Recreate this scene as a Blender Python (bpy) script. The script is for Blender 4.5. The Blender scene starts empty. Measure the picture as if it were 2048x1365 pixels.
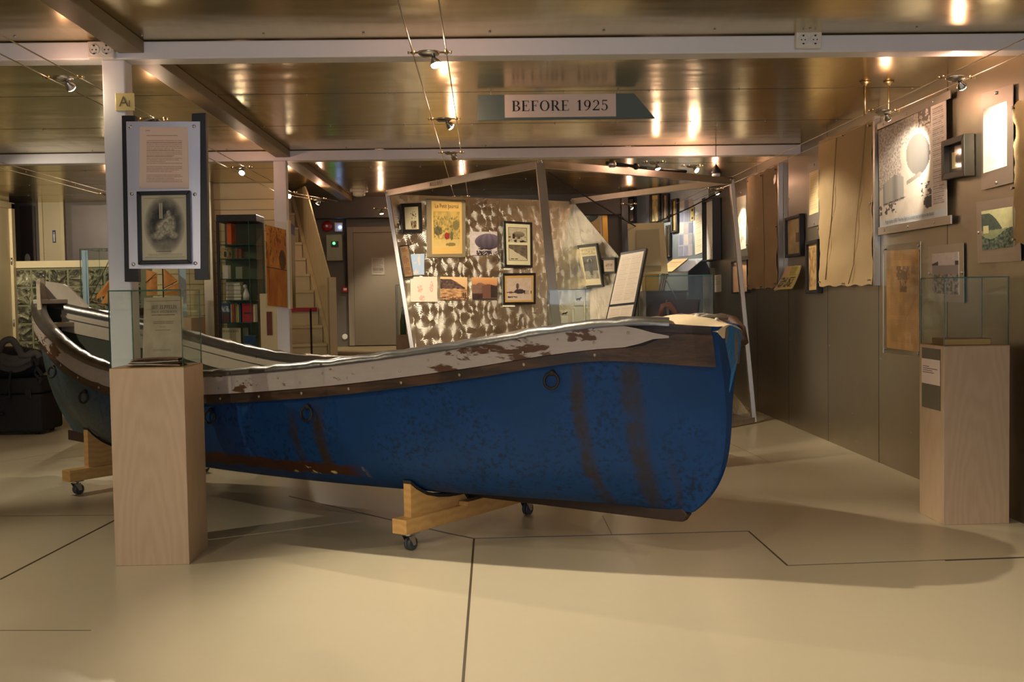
import bpy, math, random
from math import sin, cos, pi, radians, sqrt, atan2, exp
from mathutils import Vector, Matrix, noise
random.seed(7)
D = bpy.data
SC = bpy.context.scene
COL = SC.collection

# ------------------------------------------------------------------ camera
F, CX, CY, EYE = 2150.0, 1024.0, 682.5, 1.5
_a, _b, _r = (965. - CX) / F, -(590. - CY) / F, .016
Yc = Vector((_a, _b, -1)).normalized()
Zc = Vector((-sin(_r), cos(_r), -_a * sin(_r) + _b * cos(_r))).normalized()
Xc = Yc.cross(Zc)
C0 = Vector((0, 0, EYE))
def ray(px, py):
    d = Vector(((px - CX) / F, -(py - CY) / F, -1))
    return Vector((Xc.dot(d), Yc.dot(d), Zc.dot(d)))
def on_axis(px, py, ax, v):
    d = ray(px, py)
    return C0 + d * ((v - C0[ax]) / d[ax])
def fl(px, py, z=0.): return on_axis(px, py, 2, z)
def at(px, py, Y): return on_axis(px, py, 1, Y)
def wr(px, py, X=3.39): return on_axis(px, py, 0, X)
class Plane:
    def __init__(s, p, n):
        s.p = Vector(p); s.n = Vector(n).normalized()
        if s.n.dot(C0 - s.p) < 0: s.n = -s.n
    def hit(s, px, py, off=0.):
        d = ray(px, py); p = s.p + s.n * off
        return C0 + d * ((p - C0).dot(s.n) / d.dot(s.n))
def plane3(a, b, c):
    a, b, c = Vector(a), Vector(b), Vector(c)
    return Plane(a, (b - a).cross(c - a))

cam = D.cameras.new('camera'); cam.sensor_width = 36; cam.lens = F / 2048 * 36
cam.clip_start = .05; cam.clip_end = 100
co = D.objects.new('camera', cam); COL.objects.link(co)
co.matrix_world = Matrix(((Xc.x, Xc.y, Xc.z, 0), (Yc.x, Yc.y, Yc.z, 0), (Zc.x, Zc.y, Zc.z, EYE), (0, 0, 0, 1)))
SC.camera = co

# ------------------------------------------------------------------ materials
def s2l(c):
    c = c / 255.
    return c / 12.92 if c <= .04045 else ((c + .055) / 1.055) ** 2.4
def rgb(r, g, b): return (s2l(r), s2l(g), s2l(b), 1)
class NT:
    def __init__(s, name):
        s.m = D.materials.new(name); s.m.use_nodes = True
        s.t = s.m.node_tree; s.t.nodes.clear()
        s.out = s.n('ShaderNodeOutputMaterial')
    def n(s, typ, **kw):
        x = s.t.nodes.new(typ)
        for k, v in kw.items(): setattr(x, k, v)
        return x
    def l(s, a, b): s.t.links.new(a, b)
    def setin(s, node, key, v):
        if hasattr(v, 'is_output') or isinstance(v, bpy.types.NodeSocket): s.l(v, node.inputs[key])
        else: node.inputs[key].default_value = v
    def math(s, op, a, b=0., c=0., clamp=False):
        x = s.n('ShaderNodeMath', operation=op, use_clamp=clamp)
        for i, v in enumerate((a, b, c)): s.setin(x, i, v)
        return x.outputs[0]
    def mix(s, f, a, b, blend='MIX'):
        x = s.n('ShaderNodeMix', data_type='RGBA', blend_type=blend)
        s.setin(x, 0, f); s.setin(x, 6, a); s.setin(x, 7, b)
        return x.outputs[2]
    def coord(s, which='Object', scale=(1, 1, 1), rot=(0, 0, 0)):
        c = s.n('ShaderNodeTexCoord'); mp = s.n('ShaderNodeMapping')
        mp.inputs['Scale'].default_value = scale; mp.inputs['Rotation'].default_value = rot
        s.l(c.outputs[which], mp.inputs[0]); return mp.outputs[0]
    def noise(s, vec, scale, detail=4., rough=.55, dist=0.):
        x = s.n('ShaderNodeTexNoise'); s.l(vec, x.inputs['Vector'])
        x.inputs['Scale'].default_value = scale; x.inputs['Detail'].default_value = detail
        x.inputs['Roughness'].default_value = rough; x.inputs['Distortion'].default_value = dist
        return x.outputs['Fac']
    def ramp(s, f, lo, hi):
        x = s.n('ShaderNodeMapRange', interpolation_type='SMOOTHSTEP'); s.setin(x, 0, f)
        x.inputs[1].default_value = lo; x.inputs[2].default_value = hi
        return x.outputs[0]
    def bump(s, h, strength=.2, dist=.01):
        x = s.n('ShaderNodeBump'); s.setin(x, 'Height', h)
        x.inputs['Strength'].default_value = strength; x.inputs['Distance'].default_value = dist
        return x.outputs[0]
    def pbr(s, col, rough=.5, metal=0., normal=None, **kw):
        p = s.n('ShaderNodeBsdfPrincipled')
        s.setin(p, 'Base Color', col); s.setin(p, 'Roughness', rough); s.setin(p, 'Metallic', metal)
        if normal is not None: s.l(normal, p.inputs['Normal'])
        for k, v in kw.items(): s.setin(p, k.replace('_', ' '), v)
        s.l(p.outputs[0], s.out.inputs[0]); return s.m
    def xyz(s, vec):
        x = s.n('ShaderNodeSeparateXYZ'); s.l(vec, x.inputs[0]); return x.outputs
def simple(name, c, rough=.5, metal=0., var=.12, scale=9., bump=0., **kw):
    t = NT(name); v = t.coord()
    nz = t.noise(v, scale)
    dark = tuple(x * (1 - var) for x in c[:3]) + (1,)
    lite = tuple(min(1, x * (1 + var)) for x in c[:3]) + (1,)
    col = t.mix(nz, dark, lite)
    nm = t.bump(t.noise(v, scale * 6), bump, .01) if bump else None
    return t.pbr(col, rough, metal, nm, **kw)
M = {}
def floor_mat():
    t = NT('floor_linoleum'); v = t.coord()
    big = t.noise(v, .55, 3); fine = t.noise(v, 14, 5, .6); v2 = t.coord(scale=(.7, 9, 1)); brush = t.noise(v2, 2.2, 5)
    c = t.mix(big, rgb(190, 178, 150), rgb(204, 194, 168))
    c = t.mix(t.math('MULTIPLY', fine, .25), c, rgb(176, 158, 122))
    rg = t.math('MULTIPLY_ADD', big, .08, .25)
    return t.pbr(c, rg, 0, None, Specular_IOR_Level=.5)
M['floor'] = floor_mat()
def steel(name, c, rough, wav=.25, sc=(.5, 1.4, 1.4), scale=1.6, rv=.08, dist=.03):
    t = NT(name); v = t.coord(scale=sc); n1 = t.noise(v, scale, 2.5, .5)
    v2 = t.coord(scale=(3, .4, .4)); n2 = t.noise(v2, 5, 4)
    col = t.mix(n2, c, tuple(x * .82 for x in c[:3]) + (1,))
    return t.pbr(col, t.math('MULTIPLY_ADD', n2, rv, rough), 1., t.bump(n1, wav, dist))
M['ceiling'] = steel('ceiling_steel', (.66, .55, .29, 1), .19, .4)
M['wallsteel'] = steel('wall_steel', (.46, .41, .315, 1), .33, .12)
M['alu'] = steel('brushed_aluminium', (.58, .54, .49, 1), .34, .05)
M['aluwarm'] = steel('clear_plate_aluminium', (.55, .50, .44, 1), .38, .05)
M['steelbright'] = steel('bright_steel', (.62, .6, .57, 1), .22, .05)
M['white'] = simple('white_paint', (.74, .73, .75, 1), .45, var=.04)
M['cream'] = simple('cream_paint', rgb(214, 198, 156), .5, var=.05)
M['creamdoor'] = simple('cream_door_paint', rgb(205, 190, 150), .45, var=.04)
M['greywall'] = simple('grey_wall_paint', rgb(96, 88, 78), .55, var=.06)
M['greydoor'] = simple('grey_door_paint', rgb(140, 128, 108), .5, var=.04)
M['rib'] = simple('olive_grey_paint', rgb(120, 108, 82), .5, var=.08)
M['black'] = simple('black_paint', (.012, .011, .011, 1), .4, var=.2)
M['blackmatte'] = simple('black_fabric', (.014, .014, .016, 1), .85, var=.3, scale=40, bump=.3)
M['greyfabric'] = simple('grey_fabric', rgb(84, 80, 78), .9, var=.2, scale=30, bump=.4)
M['rubber'] = simple('black_rubber', (.02, .018, .016, 1), .7, var=.3)
M['wheel'] = simple('grey_wheel_rubber', (.05, .055, .06, 1), .5)
M['zinc'] = simple('zinc_plate', (.6, .6, .6, 1), .3, 1.)
M['brass'] = simple('dull_brass', (.45, .36, .2, 1), .35, 1.)
M['cable'] = simple('steel_cable', (.6, .54, .42, 1), .35, 1.)
M['darkcable'] = simple('dark_cable', (.03, .03, .03, 1), .6)
M['teal'] = simple('grey_teal_board', rgb(92, 106, 100), .5, var=.05)
M['peach'] = simple('paper_white', rgb(232, 214, 200), .7, var=.03)
M['paper'] = simple('paper_ivory', rgb(236, 228, 206), .7, var=.03)
M['ink'] = simple('black_ink', (.015, .013, .012, 1), .6)
M['inkgrey'] = simple('grey_ink', rgb(96, 84, 66), .6)
M['goldplate'] = simple('gold_frame', rgb(196, 150, 62), .35, .6)
M['plate'] = simple('brass_tinted_plate', rgb(226, 206, 140), .35, .2)
M['red'] = simple('red_plastic', rgb(170, 26, 28), .4)
M['orange'] = simple('orange_cover', rgb(216, 92, 30), .5)
M['yellow'] = simple('yellow_card', rgb(214, 184, 52), .5)
M['blue'] = simple('blue_cover', rgb(40, 74, 120), .5)
M['paleblue'] = simple('pale_blue_card', rgb(176, 204, 226), .6)
M['ivorybook'] = simple('ivory_cover', rgb(216, 208, 188), .6)
M['greenbook'] = simple('grey_green_cover', rgb(132, 138, 112), .6)
M['brownbook'] = simple('brown_cover', rgb(108, 70, 36), .5)
M['socket'] = simple('socket_plastic', rgb(224, 220, 208), .35, var=.02)
M['darkbrown'] = simple('dark_wood', rgb(48, 28, 18), .5, var=.25)
M['redwood'] = simple('reddish_wood', rgb(112, 60, 34), .5, var=.25)
M['greenglass'] = simple('green_bottle_glass', rgb(92, 120, 92), .15)
M['greencan'] = simple('dark_green_base', rgb(58, 66, 50), .5)
M['sail'] = simple('orange_sail_cloth', rgb(226, 152, 84), .7, var=.15, scale=20)

def emis(name, c, st):
    t = NT(name); e = t.n('ShaderNodeEmission'); e.inputs[0].default_value = c; e.inputs[1].default_value = st
    t.l(e.outputs[0], t.out.inputs[0]); return t.m
M['bulb'] = emis('halogen_bulb', (1, .80, .52, 1), 55.)
M['ledgreen'] = emis('green_led', (.05, 1, .1, 1), 4.)
M['ledblue'] = emis('blue_led', (.2, .4, 1, 1), 7.)

def glass_mat(name, tint, spec=1.0):
    t = NT(name); tr = t.n('ShaderNodeBsdfTransparent'); tr.inputs[0].default_value = tint
    gl = t.n('ShaderNodeBsdfGlossy'); gl.inputs['Roughness'].default_value = .03
    fr = t.n('ShaderNodeFresnel'); fr.inputs[0].default_value = 1.42
    gm = t.n('ShaderNodeNewGeometry'); f = t.math('MULTIPLY', t.math('MULTIPLY', fr.outputs[0], spec), t.math('SUBTRACT', 1., gm.outputs['Backfacing']))
    mx = t.n('ShaderNodeMixShader'); t.l(f, mx.inputs[0]); t.l(tr.outputs[0], mx.inputs[1]); t.l(gl.outputs[0], mx.inputs[2])
    t.l(mx.outputs[0], t.out.inputs[0]); return t.m
M['glass'] = glass_mat('case_glass', (.955, .975, .955, 1), .6)
M['acrylic'] = glass_mat('acrylic_sheet', (.97, .97, .96, 1), .8)
M['glassedge'] = simple('green_glass_edge', rgb(52, 92, 78), .2)
M['acryledge'] = simple('acrylic_edge', rgb(206, 200, 180), .25)

def wood(name, c1, c2, scale=(1.2, 1.2, .35), ring=9., rough=.5, dist=5.):
    t = NT(name); v = t.coord(scale=scale); w = t.n('ShaderNodeTexWave', wave_type='RINGS', rings_direction='Y')
    t.l(v, w.inputs[0]); w.inputs['Scale'].default_value = ring; w.inputs['Distortion'].default_value = dist
    w.inputs['Detail'].default_value = 3.; w.inputs['Detail Scale'].default_value = 1.2
    v2 = t.coord(scale=(60, 60, 2)); fine = t.noise(v2, 1.5, 3)
    f = t.math('MULTIPLY_ADD', fine, .5, t.math('MULTIPLY', w.outputs['Fac'], .5))
    return t.pbr(t.mix(f, c1, c2), rough)
M['birch'] = wood('birch_plywood', rgb(186, 158, 126), rgb(198, 172, 140), (1.6, 1.6, .30), 5., .5, 9.)
M['pine'] = wood('pine_wood', rgb(196, 148, 84), rgb(216, 172, 106), (1, 1, 1), 7.)
M['plyedge'] = wood('plywood_edge', rgb(150, 112, 66), rgb(190, 150, 96), (1, 1, 8), 6.)

def peel(name, paint, under, lo, hi, scale=3., stretch=(1, 1, 1), third=None, rough=.5):
    t = NT(name); v = t.coord(scale=stretch)
    n1 = t.noise(v, scale, 7, .62, .4); f = t.ramp(n1, lo, hi)
    v2 = t.coord(scale=(3, 3, 22)); grain = t.noise(v2, 4, 4)
    und = t.mix(grain, tuple(x * .55 for x in under[:3]) + (1,), under)
    n3 = t.noise(v, scale * 5, 5)
    pc = t.mix(n3, tuple(x * .82 for x in paint[:3]) + (1,), paint)
    c = t.mix(f, und, pc)
    if third:
        f3 = t.ramp(t.noise(v, scale * 1.7, 6, .6), .60, .66); c = t.mix(f3, c, third)
    h = t.math('MULTIPLY_ADD', f, .6, t.math('MULTIPLY', n3, .3))
    return t.pbr(c, rough, 0, t.bump(h, .5, .006))
M['strakewhite'] = peel('peeling_white_paint', rgb(178, 166, 156), rgb(96, 60, 32), .405, .44, 4.2, (.55, 1, 2.0))
M['strakebrown'] = peel('weathered_brown_wood', rgb(44, 30, 20), rgb(88, 58, 34), .36, .62, 3.5, (.7, 1, 3))
M['innerwhite'] = peel('worn_white_paint', rgb(176, 166, 146), rgb(104, 70, 44), .30, .34, 4.)
M['bluepeel'] = peel('peeling_blue_paint', rgb(26, 96, 144), rgb(116, 100, 80), .39, .45, 7., (3, 3, .7), rgb(24, 60, 92))
M['deckcream'] = peel('worn_cream_paint', rgb(226, 204, 166), rgb(108, 74, 42), .36, .40, 5.)
M['capmetal'] = simple('worn_lead_capping', (.17, .165, .155, 1), .33, .85, var=.35, scale=5, bump=.15)
M['innergreen'] = simple('dark_green_boat_paint', rgb(44, 50, 34), .6, var=.3)
M['keel'] = simple('dark_keel_wood', rgb(46, 30, 22), .6, var=.35)
M['iron'] = simple('rusty_iron', rgb(44, 36, 30), .6, .4, var=.4)
def hull_mat():
    t = NT('worn_blue_hull_paint'); v = t.coord(); x, y, z = t.xyz(v)
    n1 = t.noise(v, 1.4, 6, .6); n2 = t.noise(v, 9, 6, .65); n3 = t.noise(v, 38, 4, .6)
    c = t.mix(n1, rgb(5, 38, 72), rgb(8, 66, 124))
    # greyer light and sheen put into the paint colour towards the bow half
    gl = t.ramp(t.math('MULTIPLY_ADD', n1, .8, x), -1.6, -2.9)
    c = t.mix(gl, c, t.mix(n2, rgb(48, 70, 80), rgb(74, 94, 98)))
    mott = t.math('MULTIPLY', t.ramp(t.math('MULTIPLY_ADD', n2, .5, n3), .72, .92), t.ramp(n1, .38, .58))
    c = t.mix(t.math('MULTIPLY', mott, .65), c, rgb(14, 22, 28))
    def streak(c, s0, w, z0, z1, col, k):
        nx = t.math('MULTIPLY_ADD', n2, .06, x)
        d = t.math('ABSOLUTE', t.math('SUBTRACT', nx, s0 + .03))
        f = t.ramp(d, w, w * .25)
        f = t.math('MULTIPLY', f, t.ramp(z, z1, z1 - .25)); f = t.math('MULTIPLY', f, t.ramp(z, z0 - .02, z0 + .06))
        f = t.math('MULTIPLY', t.math('MULTIPLY', f, k), t.ramp(n2, .15, .6))
        return t.mix(f, c, col)
    br = rgb(48, 38, 22)
    for s0, w, z0, z1, k in ((1.10, .05, .28, 1.25, .8), (1.36, .07, .28, 1.3, .75), (-.50, .06, .42, .95, 1.), (-.70, .05, .42, .9, .8), (1.5, .03, .3, .7, .5)):
        c = streak(c, s0, w, z0, z1, br, k)
    # bare rotten band along the bilge and pale filler
    zz = t.math('MULTIPLY_ADD', n2, .09, z)
    band = t.math('MULTIPLY', t.ramp(t.math('ABSOLUTE', t.math('SUBTRACT', zz, .50)), .050, .032), t.ramp(x, -2.1, -1.7))
    band = t.math('MULTIPLY', band, t.ramp(x, -.22, -.42))
    c = t.mix(band, c, rgb(64, 34, 20))
    pale = t.math('MULTIPLY', t.math('MULTIPLY', band, t.ramp(t.noise(v, 7, 3), .56, .6)), t.ramp(x, -.95, -.75))
    c = t.mix(pale, c, rgb(196, 176, 92))
    # chips
    ch = t.ramp(t.noise(v, 22, 5, .7), .72, .75)
    c = t.mix(t.math('MULTIPLY', ch, t.ramp(n1, .45, .6)), c, rgb(150, 150, 138))
    return t.pbr(c, t.math('MULTIPLY_ADD', n2, .25, .42), 0, t.bump(n3, .12, .004), Specular_IOR_Level=.25)
M['hull'] = hull_mat()
def swirl():
    t = NT('swirl_brushed_aluminium'); v = t.coord()
    wn = t.n('ShaderNodeTexNoise'); t.l(v, wn.inputs['Vector']); wn.inputs['Scale'].default_value = 4.
    wp = t.n('ShaderNodeMix', data_type='RGBA'); wp.inputs[0].default_value = .08
    t.l(v, wp.inputs[6]); t.l(wn.outputs['Color'], wp.inputs[7])
    vo = t.n('ShaderNodeTexVoronoi', feature='F1'); t.l(wp.outputs[2], vo.inputs['Vector']); vo.inputs['Scale'].default_value = 6.5
    rad = t.n('ShaderNodeVectorMath', operation='SUBTRACT'); t.l(wp.outputs[2], rad.inputs[0]); t.l(vo.outputs['Position'], rad.inputs[1])
    tr = t.n('ShaderNodeVectorTransform', vector_type='VECTOR', convert_from='OBJECT', convert_to='WORLD'); t.l(rad.outputs[0], tr.inputs[0])
    ge = t.n('ShaderNodeNewGeometry'); cr = t.n('ShaderNodeVectorMath', operation='CROSS_PRODUCT'); t.l(ge.outputs['Normal'], cr.inputs[0]); t.l(tr.outputs[0], cr.inputs[1])
    nm_ = t.n('ShaderNodeVectorMath', operation='NORMALIZE'); t.l(cr.outputs[0], nm_.inputs[0])
    ring = t.math('SINE', t.math('MULTIPLY', vo.outputs['Distance'], 70.))
    big = t.noise(v, 1.3, 2); fine = t.noise(v, 30, 3)
    h = t.math('MULTIPLY_ADD', ring, t.math('MULTIPLY', fine, .10), t.math('MULTIPLY', big, 1.6))
    c = t.mix(big, (.84, .78, .66, 1), (.95, .90, .78, 1))
    p = t.pbr(c, .37, 1., t.bump(h, .8, .010), Anisotropic=.85)
    bs_ = [n for n in t.t.nodes if n.type == 'BSDF_PRINCIPLED'][0]; t.l(nm_.outputs[0], bs_.inputs['Tangent'])
    return p
M['swirl'] = swirl()
def glassblock():
    t = NT('wavy_glass_block'); v = t.coord(); n = t.ramp(t.noise(v, 5.5, 3, .5, 1.6), .32, .68); n2 = t.noise(v, 13, 2)
    c = t.mix(n, rgb(44, 46, 32), rgb(176, 174, 140))
    return t.pbr(c, .1, 0, t.bump(t.math('ADD', n, t.math('MULTIPLY', n2, .4)), 1., .07), Specular_IOR_Level=1.0, Coat_Weight=.6)
M['block'] = glassblock()
M['grout'] = simple('pale_green_grout', rgb(118, 118, 88), .6)
def canvas(name, c):
    t = NT(name); v = t.coord(); n1 = t.noise(v, 2.2, 5); w = t.noise(v, 160, 2)
    col = t.mix(n1, tuple(x * .80 for x in c[:3]) + (1,), c)
    return t.pbr(col, .85, 0, t.bump(t.math('MULTIPLY_ADD', n1, 2.5, w), .35, .012))
M['canvas'] = canvas('natural_canvas', rgb(206, 178, 130))
M['canvas2'] = canvas('dull_canvas', rgb(176, 148, 112))
M['cloudsheet'] = simple('translucent_paper', rgb(196, 184, 142), .6, var=.04)
M['cloudprint'] = simple('faded_grey_print', rgb(166, 156, 126), .6, var=.04)
def art_material(name, rough, coat):
    t = NT(name); a = t.n('ShaderNodeAttribute', attribute_name='Col')
    return t.pbr(a.outputs['Color'], rough, 0, None, Coat_Weight=coat, Coat_Roughness=.06)
M['art'] = art_material('printed_paper', .55, 0.)
M['artglass'] = art_material('print_under_glass', .5, .6)

# ------------------------------------------------------------------ mesh builder
ORG = {}
class MB:
    def __init__(s): s.v, s.f, s.m, s.sm = [], [], [], []
    def face(s, pts, mi=0, sm=False):
        i = len(s.v); s.v += [Vector(p) for p in pts]; s.f.append(list(range(i, i + len(pts)))); s.m.append(mi); s.sm.append(sm)
    def box(s, lo, hi, mi=0):
        x0, y0, z0 = lo; x1, y1, z1 = hi
        s.obox(((x0 + x1) / 2, (y0 + y1) / 2, (z0 + z1) / 2), ((x1 - x0) / 2, 0, 0), (0, (y1 - y0) / 2, 0), (0, 0, (z1 - z0) / 2), mi)
        return s
    def obox(s, c, ux, uy, uz, mi=0):
        c, ux, uy, uz = Vector(c), Vector(ux), Vector(uy), Vector(uz)
        if ux.cross(uy).dot(uz) < 0: ux = -ux
        i = len(s.v)
        s.v += [c + ux * a + uy * b + uz * d for d in (-1, 1) for b in (-1, 1) for a in (-1, 1)]
        for q in ((0, 2, 3, 1), (4, 5, 7, 6), (0, 1, 5, 4), (2, 6, 7, 3), (0, 4, 6, 2), (1, 3, 7, 5)):
            s.f.append([i + k for k in q]); s.m.append(mi); s.sm.append(False)
        return s
    def hexa(s, q0, q1, mi=0, side=None):
        # two quads (same winding), closed into a solid; q1 is the front
        q0 = [Vector(p) for p in q0]; q1 = [Vector(p) for p in q1]; n = len(q0)
        i = len(s.v); s.v += q0 + q1
        s.f += [[i + k for k in range(n)][::-1], [i + n + k for k in range(n)]]; s.m += [mi, mi]; s.sm += [False] * 2
        for k in range(n):
            k2 = (k + 1) % n
            s.f.append([i + k, i + k2, i + n + k2, i + n + k]); s.m.append(mi if side is None else side); s.sm.append(False)
        return s
    def prism(s, poly, vec, mi=0, side=None):
        vec = Vector(vec); return s.hexa(poly, [Vector(p) + vec for p in poly], mi, side)
    def bar(s, a, b, w, h, up=(0, 0, 1), mi=0):
        a, b = Vector(a), Vector(b); d = (b - a); L = d.length; d.normalize()
        x = d.cross(Vector(up)).normalized(); z = x.cross(d)
        return s.obox((a + b) / 2, x * w / 2, d * L / 2, z * h / 2, mi)
    def tube(s, pts, r, n=8, mi=0, cap=True, sm=True):
        pts = [Vector(p) for p in pts]; rs = r if isinstance(r, (list, tuple)) else [r] * len(pts)
        base = len(s.v); up = Vector((0, 0, 1))
        for k, p in enumerate(pts):
            d = (pts[min(k + 1, len(pts) - 1)] - pts[max(k - 1, 0)]).normalized()
            x = d.cross(up)
            if x.length < .05: x = d.cross(Vector((0, 1, 0)))
            x.normalize(); y = d.cross(x)
            for j in range(n):
                a = 2 * pi * j / n; s.v.append(p + (x * cos(a) + y * sin(a)) * rs[k])
        for k in range(len(pts) - 1):
            for j in range(n):
                j2 = (j + 1) % n
                s.f.append([base + k * n + j, base + k * n + j2, base + (k + 1) * n + j2, base + (k + 1) * n + j]); s.m.append(mi); s.sm.append(sm)
        if cap:
            s.f.append([base + j for j in range(n)][::-1]); s.m.append(mi); s.sm.append(False)
            e = base + (len(pts) - 1) * n
            s.f.append([e + j for j in range(n)]); s.m.append(mi); s.sm.append(False)
        return s
    def lathe(s, c, axis, prof, n=16, mi=0):
        # prof: list of (distance along axis, radius)
        c, ax = Vector(c), Vector(axis).normalized()
        x = ax.orthogonal().normalized(); y = ax.cross(x); base = len(s.v)
        for h, r in prof:
            for j in range(n):
                a = 2 * pi * j / n; s.v.append(c + ax * h + (x * cos(a) + y * sin(a)) * max(r, 1e-4))
        for k in range(len(prof) - 1):
            for j in range(n):
                j2 = (j + 1) % n
                s.f.append([base + k * n + j, base + k * n + j2, base + (k + 1) * n + j2, base + (k + 1) * n + j]); s.m.append(mi); s.sm.append(True)
        s.f.append([base + j for j in range(n)][::-1]); s.m.append(mi); s.sm.append(False)
        e = base + (len(prof) - 1) * n
        s.f.append([e + j for j in range(n)]); s.m.append(mi); s.sm.append(False)
        return s
    def ball(s, c, r, n=10, mi=0, sc=(1, 1, 1)):
        c = Vector(c); prof = [(-cos(pi * k / n), sin(pi * k / n)) for k in range(n + 1)]; i0 = len(s.v)
        s.lathe((0, 0, 0), (0, 0, 1), [(h * r, q * r) for h, q in prof], n + 2, mi)
        for k in range(i0, len(s.v)):
            p = s.v[k]; s.v[k] = c + Vector((p.x * sc[0], p.y * sc[1], p.z * sc[2]))
        return s
    def torus(s, c, nrm, R, r, n=18, m=6, mi=0):
        c, nz = Vector(c), Vector(nrm).normalized(); x = nz.orthogonal().normalized(); y = nz.cross(x); b0 = len(s.v)
        for i in range(n):
            a = 2 * pi * i / n; d = x * cos(a) + y * sin(a)
            for j in range(m):
                q = 2 * pi * j / m; s.v.append(c + d * (R + r * cos(q)) + nz * r * sin(q))
        for i in range(n):
            for j in range(m):
                i2, j2 = (i + 1) % n, (j + 1) % m
                s.f.append([b0 + i * m + j, b0 + i2 * m + j, b0 + i2 * m + j2, b0 + i * m + j2]); s.m.append(mi); s.sm.append(True)
        return s
    def grid(s, rows, mi=0, sm=True, flip=False):
        b0 = len(s.v); n = len(rows[0])
        for r in rows: s.v += [Vector(p) for p in r]
        for i in range(len(rows) - 1):
            for j in range(n - 1):
                q = [b0 + i * n + j, b0 + i * n + j + 1, b0 + (i + 1) * n + j + 1, b0 + (i + 1) * n + j]
                s.f.append(q[::-1] if flip else q); s.m.append(mi); s.sm.append(sm)
        return s
    def build(s, name, mats, parent=None, local=False, bevel=0., seg=2, weld=False):
        if not isinstance(mats, (list, tuple)): mats = [mats]
        vs = s.v
        if parent is not None and not local:
            loc, rz = ORG[parent.name]; Ri = Matrix.Rotation(-rz, 3, 'Z'); vs = [Ri @ (p - loc) for p in vs]
        me = D.meshes.new(name); me.from_pydata([tuple(p) for p in vs], [], s.f); me.update()
        for m in mats: me.materials.append(m if not isinstance(m, str) else M[m])
        me.polygons.foreach_set('material_index', s.m); me.polygons.foreach_set('use_smooth', s.sm)
        o = D.objects.new(name, me); COL.objects.link(o)
        if parent is not None:
            o.parent = parent; ORG[o.name] = ORG[parent.name]
        else: ORG[o.name] = (Vector((0, 0, 0)), 0.)
        if weld:
            w = o.modifiers.new('weld', 'WELD'); w.merge_threshold = .0005
        if bevel:
            b = o.modifiers.new('bevel', 'BEVEL'); b.width = bevel; b.segments = seg; b.limit_method = 'ANGLE'; b.angle_limit = radians(40)
        return o
def thing(name, label, cat, loc=(0, 0, 0), rz=0., group=None):
    o = D.objects.new(name, None); COL.objects.link(o); o.empty_display_size = .1
    o.location = loc; o.rotation_euler = (0, 0, rz); ORG[o.name] = (Vector(loc), rz)
    return tag(o, label, cat, group)
def tag(o, label, cat, group=None):
    o['label'] = label; o['category'] = cat
    if group: o['group'] = group
    return o
def struct(o, label=None):
    o['kind'] = 'structure'
    if label: o['label'] = label
    return o
def copy_tree(o, parent=None):
    c = o.copy(); COL.objects.link(c)
    if parent is not None: c.parent = parent
    for ch in list(o.children): copy_tree(ch, c)
    return c
def reorigin(o):
    # put a single-mesh object's origin at the middle of its underside
    me = o.data; xs = [v.co for v in me.vertices]
    lo = Vector([min(p[k] for p in xs) for k in range(3)]); hi = Vector([max(p[k] for p in xs) for k in range(3)])
    c = Vector(((lo.x + hi.x) / 2, (lo.y + hi.y) / 2, lo.z)); me.transform(Matrix.Translation(-c)); o.location = c
    ORG[o.name] = (c, 0.); return o

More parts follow.
